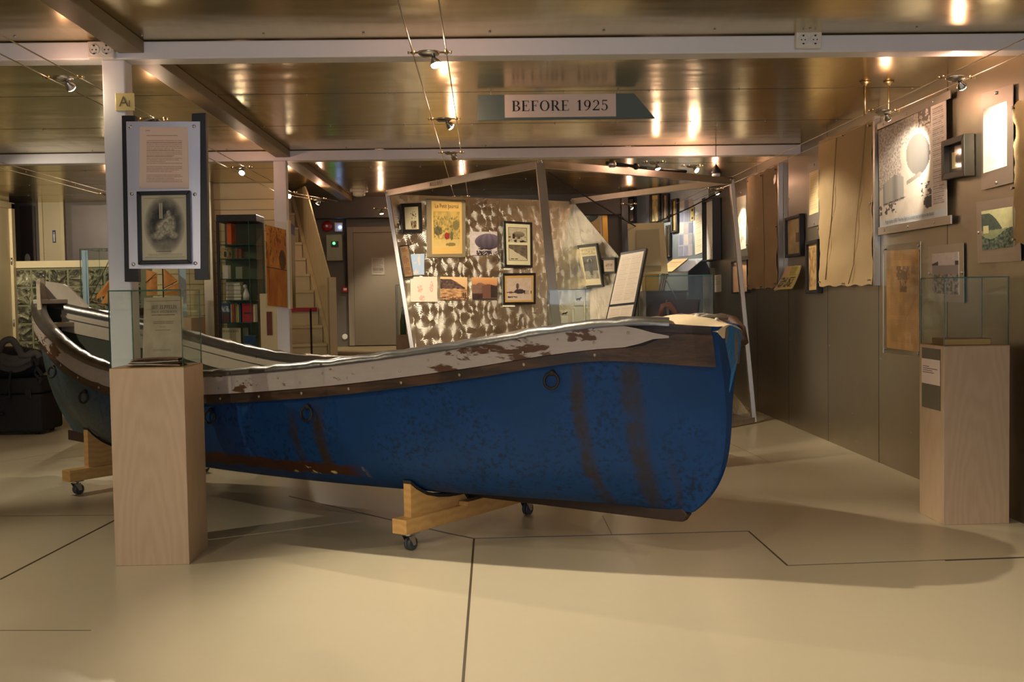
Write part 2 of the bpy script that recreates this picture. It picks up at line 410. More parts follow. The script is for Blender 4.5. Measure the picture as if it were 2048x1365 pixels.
# ------------------------------------------------------------------ lettering
TH, TN = .15, .05
def glyph(ch):
    R, A, P = [], [], []   # rectangles, arcs, polygons
    def V(x, y0=0., y1=1., w=TH): R.append((x, y0, x + w, y1))
    def Hh(y, x0, x1, h=TN): R.append((x0, y, x1, y + h))
    def serif(x, y, w=.13): R.append((x - w + TH / 2, y, x + w + TH / 2, y + .035))
    def Dg(x0, y0, x1, y1, w): P.append([(x0, y0), (x0 + w, y0), (x1 + w, y1), (x1, y1)])
    w = .7
    if ch == 'B':
        V(.08); Hh(.95, 0, .4); Hh(0, 0, .4); Hh(.5, .1, .4); A.append((.38, .76, .24, .24, -90, 90, TH, TN)); A.append((.38, .26, .30, .26, -90, 90, TH, TN)); w = .74
    elif ch in 'EF':
        V(.08); Hh(.95, 0, .6); Hh(.5, .1, .42); R.append((.55, .78, .59, 1)); R.append((.40, .4, .44, .65)); w = .68
        if ch == 'E': Hh(0, 0, .64); R.append((.6, 0, .64, .22)); w = .72
        else: serif(.08, 0)
    elif ch == 'O': A.append((.4, .5, .4, .52, 0, 360, TH, TN)); w = .86
    elif ch == 'C' or ch == 'G':
        A.append((.4, .5, .4, .52, 40, 320, TH, TN)); R.append((.67, .72, .71, 1.)); w = .8
        if ch == 'G': V(.58, .05, .42); R.append((.48, .4, .8, .44)); w = .84
    elif ch == 'R':
        V(.08); Hh(.95, 0, .4); Hh(.46, .1, .4); A.append((.36, .73, .26, .27, -90, 90, TH, TN)); serif(.08, 0); Dg(.58, 0, .3, .48, .17); R.append((.56, 0, .82, .035)); w = .8
    elif ch == 'P': V(.08); Hh(.95, 0, .4); Hh(.42, .1, .38); A.append((.36, .71, .27, .29, -90, 90, TH, TN)); serif(.08, 0); w = .7
    elif ch == '1': V(.2); serif(.2, 0, .17); Dg(.06, .82, .22, .98, .08); w = .58
    elif ch == '9': A.append((.28, .67, .28, .34, 0, 360, TH * .85, TN)); A.append((.06, .64, .50, .66, -88, 4, TH * .8, TN)); w = .66
    elif ch == '2': A.append((.28, .7, .27, .31, -35, 165, TH * .85, TN)); Dg(.0, .05, .38, .52, .1); R.append((0, 0, .56, .12)); R.append((.52, 0, .56, .22)); w = .66
    elif ch == '5': R.append((.12, .9, .5, 1)); R.append((.1, .5, .15, 1)); A.append((.24, .31, .30, .33, -150, 120, TH * .85, TN)); w = .64
    elif ch == 'M': V(.1, w=.05); V(.66); Dg(.38, 0, .08, 1, .1); Dg(.38, 0, .68, 1, .05); serif(.05, 0); serif(.66, 0); w = .96
    elif ch == 'N': V(.1, w=.05); V(.64, w=.05); Dg(.58, 0, .08, 1, .14); serif(.05, 0); serif(.59, .96); w = .84
    elif ch == 'I': V(.12); serif(.12, 0); serif(.12, .965); w = .42
    elif ch == 'T': V(.26); Hh(.95, 0, .66); R.append((0, .78, .04, 1)); R.append((.62, .78, .66, 1)); serif(.26, 0); w = .74
    elif ch == 'Z': Hh(.95, .03, .6); Hh(0, 0, .62); Dg(.0, .02, .42, .98, .18); R.append((.58, 0, .62, .22)); w = .7
    elif ch == 'L': V(.08); Hh(0, 0, .56); serif(.08, .965); R.append((.52, 0, .56, .25)); w = .64
    elif ch == 'A': Dg(.02, 0, .34, 1, .06); Dg(.58, 0, .32, 1, .15); Hh(.32, .16, .58); R.append((-.06, 0, .16, .035)); R.append((.5, 0, .8, .035)); w = .82
    elif ch == 'H': V(.08); V(.6); Hh(.48, .1, .7); serif(.08, 0); serif(.6, 0); serif(.08, .965); serif(.6, .965); w = .86
    elif ch == 'S': A.append((.28, .75, .26, .26, 20, 265, TN * 1.6, TN)); A.append((.28, .26, .28, .27, -160, 90, TH * .9, TN)); w = .64
    elif ch == 'W': Dg(.22, 0, .0, 1, .14); Dg(.24, 0, .48, 1, .05); Dg(.66, 0, .44, 1, .14); Dg(.68, 0, .92, 1, .05); R.append((-.06, .965, .22, 1)); R.append((.82, .965, 1.04, 1)); w = 1.08
    else: w = .42
    return R, A, P, w
def text_width(t, gap=.06): return sum(glyph(c)[3] + gap for c in t)
def text(mb, t, org, ux, uz, height, width=None, gap=.06, lift=None, mi=0):
    ux, uz, org = Vector(ux).normalized(), Vector(uz).normalized(), Vector(org)
    n = ux.cross(uz); W = text_width(t, gap); kx = (width / W) if width else height
    x = 0.; up = n * (lift or .0015)
    P3 = lambda a, b: org + ux * (x + a) * kx + uz * b * height + up
    for c in t:
        R, A, P, w = glyph(c)
        for r in R: mb.face([P3(r[0], r[1]), P3(r[2], r[1]), P3(r[2], r[3]), P3(r[0], r[3])], mi)
        for p in P: mb.face([P3(*q) for q in p], mi)
        for cx, cy, rx, ry, a0, a1, wx, wy in A:
            k = 22
            for i in range(k):
                q0, q1 = radians(a0 + (a1 - a0) * i / k), radians(a0 + (a1 - a0) * (i + 1) / k)
                mb.face([P3(cx + (rx - wx) * cos(q0), cy + (ry - wy) * sin(q0)), P3(cx + rx * cos(q0), cy + ry * sin(q0)),
                         P3(cx + rx * cos(q1), cy + ry * sin(q1)), P3(cx + (rx - wx) * cos(q1), cy + (ry - wy) * sin(q1))], mi)
        x += w + gap
def font_text(name, body, org, ux, uz, size, mat, parent, width=None):
    cu = D.curves.new(name, 'FONT'); cu.body = body; cu.size = size; cu.materials.append(M[mat])
    o = D.objects.new(name, cu); COL.objects.link(o)
    ux, uz = Vector(ux).normalized(), Vector(uz).normalized(); n = ux.cross(uz)
    sx = 1.
    if width:
        bpy.context.view_layer.update(); sx = width / max(o.dimensions.x, 1e-4)
    bpy.context.view_layer.update()
    me = D.meshes.new_from_object(o.evaluated_get(bpy.context.evaluated_depsgraph_get())); D.objects.remove(o)
    o = D.objects.new(name, me); COL.objects.link(o)
    loc, rz = ORG[parent.name]; o.parent = parent
    p = Vector(org) + n * .002
    m = Matrix(((ux.x * sx, uz.x, n.x, p.x), (ux.y * sx, uz.y, n.y, p.y), (ux.z * sx, uz.z, n.z, p.z), (0, 0, 0, 1)))
    o.matrix_local = (Matrix.Translation(loc) @ Matrix.Rotation(rz, 4, 'Z')).inverted() @ m
    ORG[o.name] = ORG[parent.name]; return o

# ------------------------------------------------------------------ printed pictures
class Img:
    def __init__(s, w, h, bg):
        s.w, s.h = w, h; s.p = [tuple(bg)] * (w * h)
    def fn(s, f):
        for j in range(s.h):
            for i in range(s.w):
                u, v = (i + .5) / s.w, (j + .5) / s.h; c = f(u, v, s.p[j * s.w + i])
                if c is not None: s.p[j * s.w + i] = c
        return s
    def rect(s, u0, v0, u1, v1, c): return s.fn(lambda u, v, o: c if u0 <= u < u1 and v0 <= v < v1 else None)
    def lines(s, u0, u1, v0, v1, n, c, rag=.25, seed=1, k=.75):
        r = random.Random(seed); ends = [u1 - (u1 - u0) * r.random() * rag if r.random() < .5 else u1 for _ in range(n)]
        def f(u, v, o):
            if v0 <= v < v1:
                q = (v - v0) / (v1 - v0) * n; i = int(q)
                if q - i < .55 and u0 <= u < ends[min(i, n - 1)]:
                    g = k * (.6 + .4 * (noise.noise(Vector((u * 60, i * 3.1, seed))) > -.2))
                    return lerp3(o, c, g)
        return s.fn(f)
def lerp3(a, b, t): return tuple(a[k] + (b[k] - a[k]) * t for k in range(3))
def nz(u, v, sc, seed=0., oct=4):
    a, t, amp = 0., 0., 1.
    for k in range(oct):
        a += noise.noise(Vector((u * sc, v * sc, seed + k * 7.3))) * amp; t += amp; amp *= .55; sc *= 2.1
    return .5 + .75 * a / t
def cl(x): return 0. if x < 0 else 1. if x > 1 else x
def ell(u, v, cx, cy, rx, ry): return ((u - cx) / rx) ** 2 + ((v - cy) / ry) ** 2
def art_mesh(name, q, img, mat, parent=None, back=0.0, backmat='paper', nrm=None):
    """printed sheet over the quad TL,TR,BR,BL, one small face per picture element, with the sheet's own thickness"""
    TL, TR, BR, BL = [Vector(p) for p in q]; w, h = img.w, img.h
    vs = []
    for j in range(h + 1):
        v = j / h; a, b = TL.lerp(BL, v), TR.lerp(BR, v)
        vs += [a.lerp(b, i / w) for i in range(w + 1)]
    fs = [[j * (w + 1) + i, (j + 1) * (w + 1) + i, (j + 1) * (w + 1) + i + 1, j * (w + 1) + i + 1] for j in range(h) for i in range(w)]
    n = (TR - TL).cross(TL - BL).normalized()
    if nrm is not None and n.dot(nrm) < 0: n = -n
    cols = []
    for c in img.p:
        k = [s2l(max(0, min(255, x))) for x in c] + [1.]
        cols += k * 4
    nf = len(fs); mi = [0] * nf
    if back > 0:
        b0 = len(vs); vs += [p - n * back for p in (TL, TR, BR, BL)]
        c4 = [0, w, (h + 1) * (w + 1) - 1, h * (w + 1)]
        fs.append([b0, b0 + 1, b0 + 2, b0 + 3])
        for k in range(4):
            k2 = (k + 1) % 4; fs.append([c4[k], c4[k2], b0 + k2, b0 + k])
        mi += [1] * 5; cols += [.8, .8, .8, 1] * 20
    if parent is not None:
        loc, rz = ORG[parent.name]; Ri = Matrix.Rotation(-rz, 3, 'Z'); vs = [Ri @ (p - loc) for p in vs]
    me = D.meshes.new(name); me.from_pydata([tuple(p) for p in vs], [], fs)
    at_ = me.attributes.new('Col', 'FLOAT_COLOR', 'CORNER'); at_.data.foreach_set('color', cols)
    me.materials.append(M[mat]); me.materials.append(M[backmat]); me.polygons.foreach_set('material_index', mi); me.update()
    o = D.objects.new(name, me); COL.objects.link(o)
    if parent is not None: o.parent = parent; ORG[o.name] = ORG[parent.name]
    else: ORG[o.name] = (Vector((0, 0, 0)), 0.)
    return o
def inset(q, d):
    TL, TR, BR, BL = [Vector(p) for p in q]
    ux, uy = (TR - TL).normalized(), (BL - TL).normalized(); ux2, uy2 = (BR - BL).normalized(), (BR - TR).normalized()
    return [TL + ux * d + uy * d, TR - ux * d + uy2 * d, BR - ux2 * d - uy2 * d, BL + ux2 * d - uy * d]
def quadmid(q): 
    c = sum((Vector(p) for p in q), Vector()) / 4; c.z = min(Vector(p).z for p in q); return c
def framed(name, label, cat, q, nrm, fw, depth, img, fmat='black', matw=0., matmat='paper', group=None, gap=.003, artmat='artglass'):
    """framed picture: frame, mat board, print. q = outer corners TL,TR,BR,BL on the carrying surface, nrm towards the room"""
    nrm = Vector(nrm).normalized(); q = [Vector(p) + nrm * gap for p in q]
    t = thing(name, label, cat, quadmid(q), 0, group)
    inn = inset(q, fw); mb = MB(); f = nrm * depth
    for k in range(4):
        k2 = (k + 1) % 4
        mb.hexa([q[k], q[k2], inn[k2], inn[k]], [q[k] + f, q[k2] + f, inn[k2] + f, inn[k] + f])
    mb.build('frame', fmat, t, bevel=min(.004, fw * .25))
    lev = nrm * max(depth * .45, .004)
    if matw > 0:
        p = [x + lev for x in inn]; m2 = MB(); m2.hexa([x - lev * .9 for x in p], p); m2.build('mat_board', matmat, t)
        a = [x + lev + nrm * .0015 for x in inset(inn, matw)]
    else: a = [x + lev for x in inn]
    art_mesh('print', a, img, artmat, t, back=.0012 if matw > 0 else lev.length * .8, nrm=nrm)
    return t
def sheet(name, label, cat, q, nrm, img, gap=.003, th=.002, group=None, mat='art', backmat='paper'):
    nrm = Vector(nrm).normalized(); q = [Vector(p) + nrm * (gap + th) for p in q]
    return tag(reorigin(art_mesh(name, q, img, mat, None, back=th, nrm=nrm, backmat=backmat)), label, cat, group)
def pins(t, pts, nrm, r=.008, mat='zinc', name='screw'):
    for p in pts:
        MB().lathe(p, nrm, [(0, r), (.004, r), (.007, r * .5)], 10).build(name, mat, t)
def pin_spots(q, d=.03):
    return inset(q, d)
def mounted(name, label, cat, q, nrm, aq, img, th=.004, off=.012, platemat='aluwarm', npins=2, group=None):
    """metal or clear plate held off the wall by screws, with a print on it"""
    nrm = Vector(nrm).normalized(); t = thing(name, label, cat, quadmid(q), 0, group)
    f = [Vector(p) + nrm * (off + th) for p in q]
    m = MB(); m.hexa([Vector(p) + nrm * off for p in q], f); m.build('backing_plate', platemat, t)
    a = [Vector(p) + nrm * (off + th + .003) for p in aq]
    art_mesh('print', a, img, 'art', t, back=.002, nrm=nrm)
    TL, TR, BR, BL = f
    sp = [TL.lerp(TR, .5).lerp(BL.lerp(BR, .5), .04), TL.lerp(TR, .5).lerp(BL.lerp(BR, .5), .96)] if npins == 2 else \
         [TL.lerp(BL, .5).lerp(TR.lerp(BR, .5), .04), TL.lerp(BL, .5).lerp(TR.lerp(BR, .5), .96)] if npins == 3 else inset(f, .025)
    for p in sp:
        MB().lathe(p - nrm * (off + th), nrm, [(.002, .006), (off + th, .006), (off + th + .001, .011), (off + th + .007, .011), (off + th + .010, .005)], 10).build('standoff_screw', 'zinc', t)
    return t

# ================================================================== THE ROOM
CEIL = 3.04
WX = 3.39
m = MB(); m.box((-9.2, -4.2, -.12), (WX + .15, 17.3, 0), 0)
def seam(p, q, w, mi=1):
    a, b = fl(*p), fl(*q); m.bar(a + Vector((0, 0, .0004)), b + Vector((0, 0, .0004)), w, .0012, mi=mi)
for p, q, w, mi in (((948, 1078), (1497, 1063), .016, 2), ((1497, 1063), (1575, 1132), .012, 1), ((1575, 1132), (2080, 1114), .008, 1), ((1890, 1122), (2080, 1115), .014, 1),
                    ((948, 1078), (926, 1365), .012, 1), ((0, 1160), (232, 1040), .016, 1), ((0, 1033), (230, 1031), .006, 1), ((0, 1262), (182, 1262), .005, 1),
                    ((578, 993), (890, 1066), .014, 2), ((890, 1066), (948, 1078), .016, 2), ((1205, 1032), (1224, 1070), .005, 3), ((1455, 885), (1540, 925), .004, 3),
                    ((0, 925), (210, 890), .004, 3), ((70, 924), (230, 905), .004, 3)):
    seam(p, q, w, mi)
struct(m.build('floor', ['floor', simple('dark_seam', rgb(74, 60, 40), .6), simple('blue_grey_seam', rgb(84, 88, 104), .5), simple('brown_scratch', rgb(150, 124, 84), .5)]))
# ceiling of lapped steel sheets with seams across the room
m = MB(); m.box((-9.2, -4.2, CEIL), (WX + .15, 17.3, CEIL + .1), 0)
seams = [-2.6, -1.1, .4, 1.9, 3.4, 4.9, 8.24, 9.76, 12.9, 14.4, 15.8]
for y in seams: m.box((-9.2, y - .0025, CEIL - .0012), (WX - .001, y + .0025, CEIL - .0002), 2)
for y in seams + [6.35, 6.9, 11.2, 11.6]:
    for k in range(16):
        x = -6.6 + k * .66 + random.uniform(-.08, .08)
        if x < WX - .05: m.lathe((x, y + .015, CEIL - .001), (0, 0, -1), [(0, .007), (.006, .007), (.008, .003)], 8, 1)
struct(m.build('ceiling', ['ceiling', 'zinc', 'black']))
# right wall of upright steel sheets
WF = WX
m = MB(); m.box((WF, -4.2, 0), (WF + .12, 16.0, CEIL))
for k in range(15):
    y = 13.2 - 1.36 * k
    m.box((WF - .001, y - .004, 0), (WF - .0002, y + .004, CEIL), 1)
    for z in ((.18, .9) if 6. < y < 9.5 else (.18, .95, 1.75, 2.5, 2.98)): m.lathe((WF - .0005, y - .05, z), (-1, 0, 0), [(0, .008), (.002, .008), (.003, .003)], 8, 2)
    for z in ((.35,) if 6. < y < 10.2 else (.35, 2.2)): m.lathe((WF - .0005, y - .7, z), (-1, 0, 0), [(0, .007), (.002, .007), (.003, .003)], 8, 2)
struct(m.build('wall_right', ['wallsteel', 'black', 'zinc']))
NB0, NB1 = Vector((WX, 16.0, 0)), Vector((2.3, 17.0, 0))
m = MB(); d = (NB1 - NB0).normalized(); nrm = Vector((-d.y, d.x, 0)); nrm = nrm if nrm.x < 0 else -nrm
m.hexa([NB0, NB1, NB1 - nrm * .1, NB0 - nrm * .1], [p + Vector((0, 0, CEIL)) for p in (NB0, NB1, NB1 - nrm * .1, NB0 - nrm * .1)])
struct(m.build('wall_corner', simple('grey_blue_sheet', rgb(126, 138, 150), .4, .5)))
NBP = Plane(NB0, nrm)
m = MB(); m.box((-9.2, 16.997, 0), (WX + .15, 17.12, CEIL))
struct(m.build('wall_back', 'greywall'))
m = MB(); m.box((-7.02, -4.2, 0), (-6.9, 16.0, CEIL)); struct(m.build('wall_left', 'cream'))
# wall behind the camera with an assumed daylight window, added for its light
m = MB(); m.box((-9.2, -4.2, 0), (-2.5, -4.06, CEIL)); m.box((2.5, -4.2, 0), (WX + .1, -4.06, CEIL)); m.box((-2.5, -4.2, 0), (2.5, -4.06, .9)); m.box((-2.5, -4.2, 2.6), (2.5, -4.06, CEIL))
struct(m.build('wall_front', 'cream'))
m = MB()
for x in (-2.5, -.87, .77, 2.44): m.box((x, -4.18, .9), (x + .06, -4.05, 2.6))
for z in (.9, 2.54): m.box((-2.5, -4.18, z), (2.5, -4.05, z + .06))
struct(m.build('window_assumed', 'white', bevel=.005))  # frame of the assumed window, out of view

# white beams, posts and the lengthwise ribs
def beam(name, y0, y1, z0):
    m = MB(); m.box((-9.1, y0, z0), (WX - .001, y1, CEIL - .006)); return struct(m.build(name, 'white', bevel=.008))
beam('trim_1', 6.50, 6.66, 2.93); beam('trim_2', 11.34, 11.50, 2.93)
PX0, PX1 = -2.235, -2.10
m = MB(); m.box((PX0, 6.505, 0), (PX1, 6.645, 2.93)); struct(m.build('wall_post', 'white', bevel=.008)).name = 'trim_3'
m = MB(); m.box((-2.16, 11.345, 0), (-2.03, 11.485, 2.93)); struct(m.build('trim_4', 'white', bevel=.008))
for k, (y0, y1) in enumerate(((-4, 6.5), (6.66, 11.34), (11.5, 16.95))):
    m = MB(); m.box((-2.13, y0, 2.965), (-1.98, y1, CEIL - .001)); struct(m.build('trim_%d' % (5 + k), 'rib', bevel=.005))
m = MB(); m.box((-3.0, 16.7, 2.72), (2.28, 16.98, CEIL - .001)); struct(m.build('trim_8', simple('dark_soffit', rgb(58, 50, 40), .5)))
# timber wall behind the stairs, and the raised floor by the back door
m = MB(); m.box((-4.4, 14.5, .722), (-2.62, 14.6, CEIL - .002), 0)
for k in range(15): m.box((-4.4, 14.492, .86 + k * .14), (-2.62, 14.501, .866 + k * .14), 1)
struct(m.build('wall_timber', ['cream', simple('plank_groove', rgb(120, 106, 74), .7)]))
m = MB(); m.box((-4.39, 12.9, 0), (-1.25, 16.99, .72)); struct(m.build('floor_landing', simple('landing_floor', rgb(150, 132, 96), .6)))
# glass block wall with cream cap
GY = 16.0
x0, x1 = (38 - 965) / F * GY, (318 - 965) / F * GY
m = MB(); m.box((x0, GY, 0), (x1, GY + .1, 2.0), 0); m.box((x0 - .02, GY - .03, 2.0), (x1, GY + .13, 2.10), 2)
bw = .267
for i in range(int((x1 - x0) / bw)):
    for j in range(7):
        xa, zb = x0 + .01 + i * bw, 1.98 - (j + 1) * bw
        m.hexa([(xa + .012, GY, zb + .012), (xa + bw - .012, GY, zb + .012), (xa + bw - .012, GY, zb + bw - .012), (xa + .012, GY, zb + bw - .012)],
               [(xa + .03, GY - .025, zb + .03), (xa + bw - .03, GY - .025, zb + .03), (xa + bw - .03, GY - .025, zb + bw - .03), (xa + .03, GY - .025, zb + bw - .03)], 1)
struct(m.build('wall_block', ['grout', 'block', 'cream']))
# left door set in the left wall, toilet door and back door
dr = MB(); dr.box((-6.905, 14.2, 0), (-6.86, 15.88, 2.86)); o = struct(dr.build('door_1', 'creamdoor', bevel=.006))
j = MB(); j.box((-6.9, 15.88, 0), (-6.82, 15.99, 2.94)); j.box((-6.9, 14.1, 2.86), (-6.82, 15.99, 2.95)); j.build('door_frame', 'cream', o, local=True, bevel=.005)
hg = MB()
for z in (2.1, 1.2): hg.tube([(-6.84, 15.87, z - .05), (-6.84, 15.87, z + .05)], .012)
hg.build('hinge', 'zinc', o, local=True)
def door(n, pxa, pxb, pyt, pyb, mat, fmat, fw, hinge=None):
    a, b = at(pxa, pyt, 16.98), at(pxb, pyb, 16.98)
    d = MB(); d.box((a.x, 16.955, b.z), (b.x, 16.995, a.z)); o = struct(d.build(n, mat, bevel=.005))
    f = MB(); f.box((a.x - fw, 16.93, b.z), (a.x, 16.995, a.z + fw)); f.box((b.x, 16.93, b.z), (b.x + fw, 16.995, a.z + fw)); f.box((a.x, 16.93, a.z), (b.x, 16.995, a.z + fw))
    f.build('door_frame', fmat, o, local=True, bevel=.005); return o
d2 = door('door_2', 86, 131, 404, 700, 'creamdoor', 'cream', .06)
d3 = door('door_3', 706, 806, 466, 690, 'greydoor', 'greydoor', .09)
# dark upright sheets beside the toilet door
for k, (pa, pb, c) in enumerate(((40, 80, 'dark_sheet'), (143, 236, 'grey_sheet'))):
    a, b = at(pa, 405, 16.99), at(pb, 700, 16.99); m = MB(); m.box((a.x, 16.965, b.z), (b.x, 16.998, 2.99))
    struct(m.build('trim_%d' % (10 + k), simple(c, rgb(78, 68, 64) if k == 0 else rgb(100, 90, 86), .4, .2)))
# seamed steel column sheet right of the framed print
a, b = at(404, 400, 14.3), at(430, 700, 14.3); m = MB(); m.box((a.x, 14.3, 0), (b.x, 14.45, CEIL - .003)); struct(m.build('trim_12', 'wallsteel'))

# ================================================================== LAMPS ON WIRES
def wire_pair(name, label, xa, xb, y0, y1, z=2.8, group='low voltage lamp wires', bend=None):
    t = thing(name, label, 'cable', ((xa + xb) / 2, (y0 + y1) / 2, z), 0, group)
    for x in (xa, xb):
        q0, q1 = (x if not isinstance(x, tuple) else x[0]), (x if not isinstance(x, tuple) else x[1])
        MB().tube([(q0, y0, z), (q1, y1, z)] + ([(q1 + bend[0], bend[1], z)] if bend else []), .0035, 6).build('wire', 'cable', t)
    return t
wire_pair('lamp_wire', 'pair of thin steel lamp wires running past the white post with the text board', -2.50, -2.32, -3.9, 13.5, bend=(.38, 14.7))
wire_pair('lamp_wire', 'pair of thin steel lamp wires over the boat beside the hanging BEFORE 1925 sign', -.35, -.17, -3.9, 16.6)
wire_pair('lamp_wire', 'pair of thin steel lamp wires along the steel wall above the canvas sheets', 2.87, 3.05, -3.9, 15.8)
wire_pair('lamp_wire', 'pair of thin steel lamp wires above the glass block wall and the model ship', -4.63, -4.45, -3.9, 16.6)
LPROTO = None
def lamp_mesh():
    t = thing('wire_spotlight', 'x', 'lamp', (0, 0, 2.8))
    m = MB()
    m.tube([(-.105, 0, 2.8), (.105, 0, 2.8)], .005, 8)
    for s in (-1, 1): m.tube([(s * .088, 0, 2.79), (s * .088, 0, 2.812)], .009, 8); m.tube([(s * .108, 0, 2.8), (s * .118, 0, 2.8)], .008, 8)
    m.build('crossbar', 'brass', t)
    MB().lathe((-.005, 0, 2.80), (0, 0, 1), [(-.026, .004), (-.024, .035), (-.012, .055), (-.004, .06), (.002, .06), (.004, .02)], 18).build('reflector_dish', 'steelbright', t)
    # the little lamp head, pointing along local -Z from its own pivot
    h = MB(); h.lathe((0, 0, 0), (0, 0, -1), [(-.006, .010), (.004, .014), (.022, .026), (.036, .031), (.040, .031)], 14)
    ho = h.build('lamp_head', 'steelbright', None); ho.parent = t; ORG[ho.name] = (Vector((0, 0, 0)), 0)
    b = MB(); b.lathe((0, 0, 0), (0, 0, -1), [(.0405, .026), (.046, .026), (.052, .018), (.055, .006)], 14)
    bo = b.build('bulb', 'bulb', None); bo.parent = ho
    ho.location = (.02, 0, -.03)
    return t, ho
LPROTO, LHEAD = lamp_mesh()
first_lamp = [True]
def lamp(x, y, label, aim, watts=45., size=55, z=2.8, leak=1.9, col=(1, .86, .66), group='halogen spotlights on wires', rot=0., lit=True):
    if first_lamp[0]: t = LPROTO; first_lamp[0] = False
    else: t = copy_tree(LPROTO)
    t.location = (x, y, z); t['label'] = label; t['group'] = group; t.rotation_euler = (0, 0, rot)
    hd = [c for c in t.children if c.name.startswith('lamp_head')][0]
    p = Vector((x, y, z)) + Matrix.Rotation(rot, 3, 'Z') @ Vector((.02, 0, -.03)); d = (Vector(aim) - p).normalized()
    hd.rotation_euler = (Matrix.Rotation(-rot, 3, 'Z') @ d).to_track_quat('-Z', 'Y').to_euler()
    if lit:
        L = D.lights.new('spot_beam', 'SPOT'); L.energy = watts; L.color = col; L.spot_size = radians(size); L.spot_blend = .55; L.shadow_soft_size = .022
        o = D.objects.new('spot_beam', L); COL.objects.link(o); o.location = p + d * .075; o.rotation_euler = d.to_track_quat('-Z', 'Y').to_euler()
        if leak:
            L = D.lights.new('lamp_leak', 'POINT'); L.energy = leak; L.color = (1, .54, .36); L.shadow_soft_size = .02
            o = D.objects.new('lamp_leak', L); COL.objects.link(o); o.location = p + Vector((0, 0, .075)) - d * .02
    return t
lamp(-2.41, 6.37, 'lit spotlight on the wires just left of the white post, nearest on that side', (-1.6, 8.9, .9), 90, 48, leak=.5)
lamp(-2.35, 7.85, 'lit spotlight right above the top edge of the text board', (1.3, 5.6, 0), 90, 62)
lamp(-2.37, 10.79, 'lit spotlight in front of the far white beam, left of the far post', (-3.0, 8.6, .6), 45, 60)
lamp(-2.38, 13.39, 'lit spotlight half hidden at the far white post', (-2.3, 11.3, 1.5), 30, 55)
lamp(-2.15, 14.3, 'lit spotlight in front of the top of the white staircase', (-2.7, 15.0, 2.0), 55, 70)
lamp(-4.54, 13.27, 'lit spotlight above the model ship, left of the text board', (-4.0, 11.9, 1.7), 40, 55)
lamp(-1.50, 16.05, 'bright lit spotlight above the grey back door', (-1.3, 16.4, 1.4), 40, 90)
lamp(-.26, 5.82, 'spotlight with a tilted disc, nearest on the wires over the boat', (.7, 5.2, 0), 130, 100)
lamp(-.26, 7.99, 'spotlight with a round metal dish on the wires, second from the front over the boat', (1.05, 8.7, 1.6), 60, 60)
lamp(-.26, 9.86, 'lit spotlight on the middle wires in front of the far white beam', (.1, 13.6, 1.55), 330, 46)
lamp(-.26, 14.25, 'dim spotlight peeping over the top edge of the swirled metal panel', (-.3, 15.5, 1.5), 12, 60)
lamp(2.96, 6.65, 'lit spotlight by the steel wall above the white sheet, nearest on that side', (3.39, 7.0, 2.35), 26, 75)
lamp(2.96, 7.86, 'lit spotlight under the two ceiling rods, beside the airship poster', (3.39, 8.35, 2.4), 30, 70)
lamp(2.96, 13.61, 'lit spotlight by the far end of the steel wall, right of the slanting frame bar', (3.39, 13.9, 2.1), 30, 70)
lamp(1.77, 10.93, 'lit spotlight under the far beam, left one of the pair above the frame', (2.5, 10.9, 0), 35, 70, z=2.82)
lamp(2.20, 11.19, 'lit spotlight under the far beam, right one of the pair above the frame', (3.39, 10.3, 1.7), 40, 70, z=2.81)
lamp(2.17, 15.80, 'lit spotlight deep in the corner above the hanging paper sheet', (2.9, 16.4, 2.0), 40, 90)
for x, y, aim, w in ((-6.3, 12.6, (-5.6, 15.9, 1.2), 70), (-6.55, 14.2, (-6.3, 16.9, 2.), 30), (-5.2, 10.0, (-3.9, 11.8, 1.8), 40)):  # unseen lamps without fixtures, added to brighten the back left
    L = D.lights.new('spot_beam', 'SPOT'); L.energy = w; L.color = (1, .86, .66); L.spot_size = radians(80); L.spot_blend = .6; L.shadow_soft_size = .03
    o = D.objects.new('spot_beam', L); COL.objects.link(o); o.location = (x, y, 2.78); o.rotation_euler = (Vector(aim) - o.location).to_track_quat('-Z', 'Y').to_euler()
# unseen fill lamps without fixtures, added above and beside the viewer
for x, y, aim, w in ((-2.41, 2.6, (-1.4, 4.8, .4), 42), (-2.41, .4, (-1.5, 2.4, 0), 40), (-.26, 3.0, (.5, 4.2, 0), 40), (-.26, .6, (.6, 2.6, 0), 40), (2.96, 3.6, (1.8, 4.4, 0), 40), (-4.54, 8.2, (-4.2, 9.6, 0), 60), (-4.54, 5.2, (-2.6, 5.4, 0), 70)):
    L = D.lights.new('spot_beam', 'SPOT'); L.energy = w; L.color = (1, .86, .66); L.spot_size = radians(80); L.spot_blend = .6; L.shadow_soft_size = .03
    o = D.objects.new('spot_beam', L); COL.objects.link(o); o.location = (x, y, 2.76); o.rotation_euler = (Vector(aim) - o.location).to_track_quat('-Z', 'Y').to_euler()
# assumed daylight: area light added outside the unseen, assumed window behind the viewer
L = D.lights.new('assumed_daylight', 'AREA'); L.shape = 'RECTANGLE'; L.size = 4.9; L.size_y = 1.6; L.energy = 75; L.color = (.72, .79, 1.0)
o = D.objects.new('assumed_daylight', L); COL.objects.link(o); o.location = (0, -4.25, 1.75); o.rotation_euler = (radians(90), 0, 0)
o.rotation_euler = Vector((0, 1, -.05)).to_track_quat('-Z', 'Y').to_euler()

# two rods with round roses carrying the right wires
t = thing('wire_hanger', 'pair of short rods with round ceiling roses carrying the wires by the airship poster', 'lamp hanger', (2.96, 8.0, 2.8))
for x in (2.87, 3.05):
    m = MB(); m.tube([(x, 8.0, 2.79), (x, 8.0, 3.02)], .008, 8); m.build('rod', 'brass', t)
    MB().lathe((x, 8.0, CEIL - .002), (0, 0, -1), [(0, .04), (.008, .04), (.016, .02), (.03, .012)], 16).build('ceiling_rose', 'brass', t)
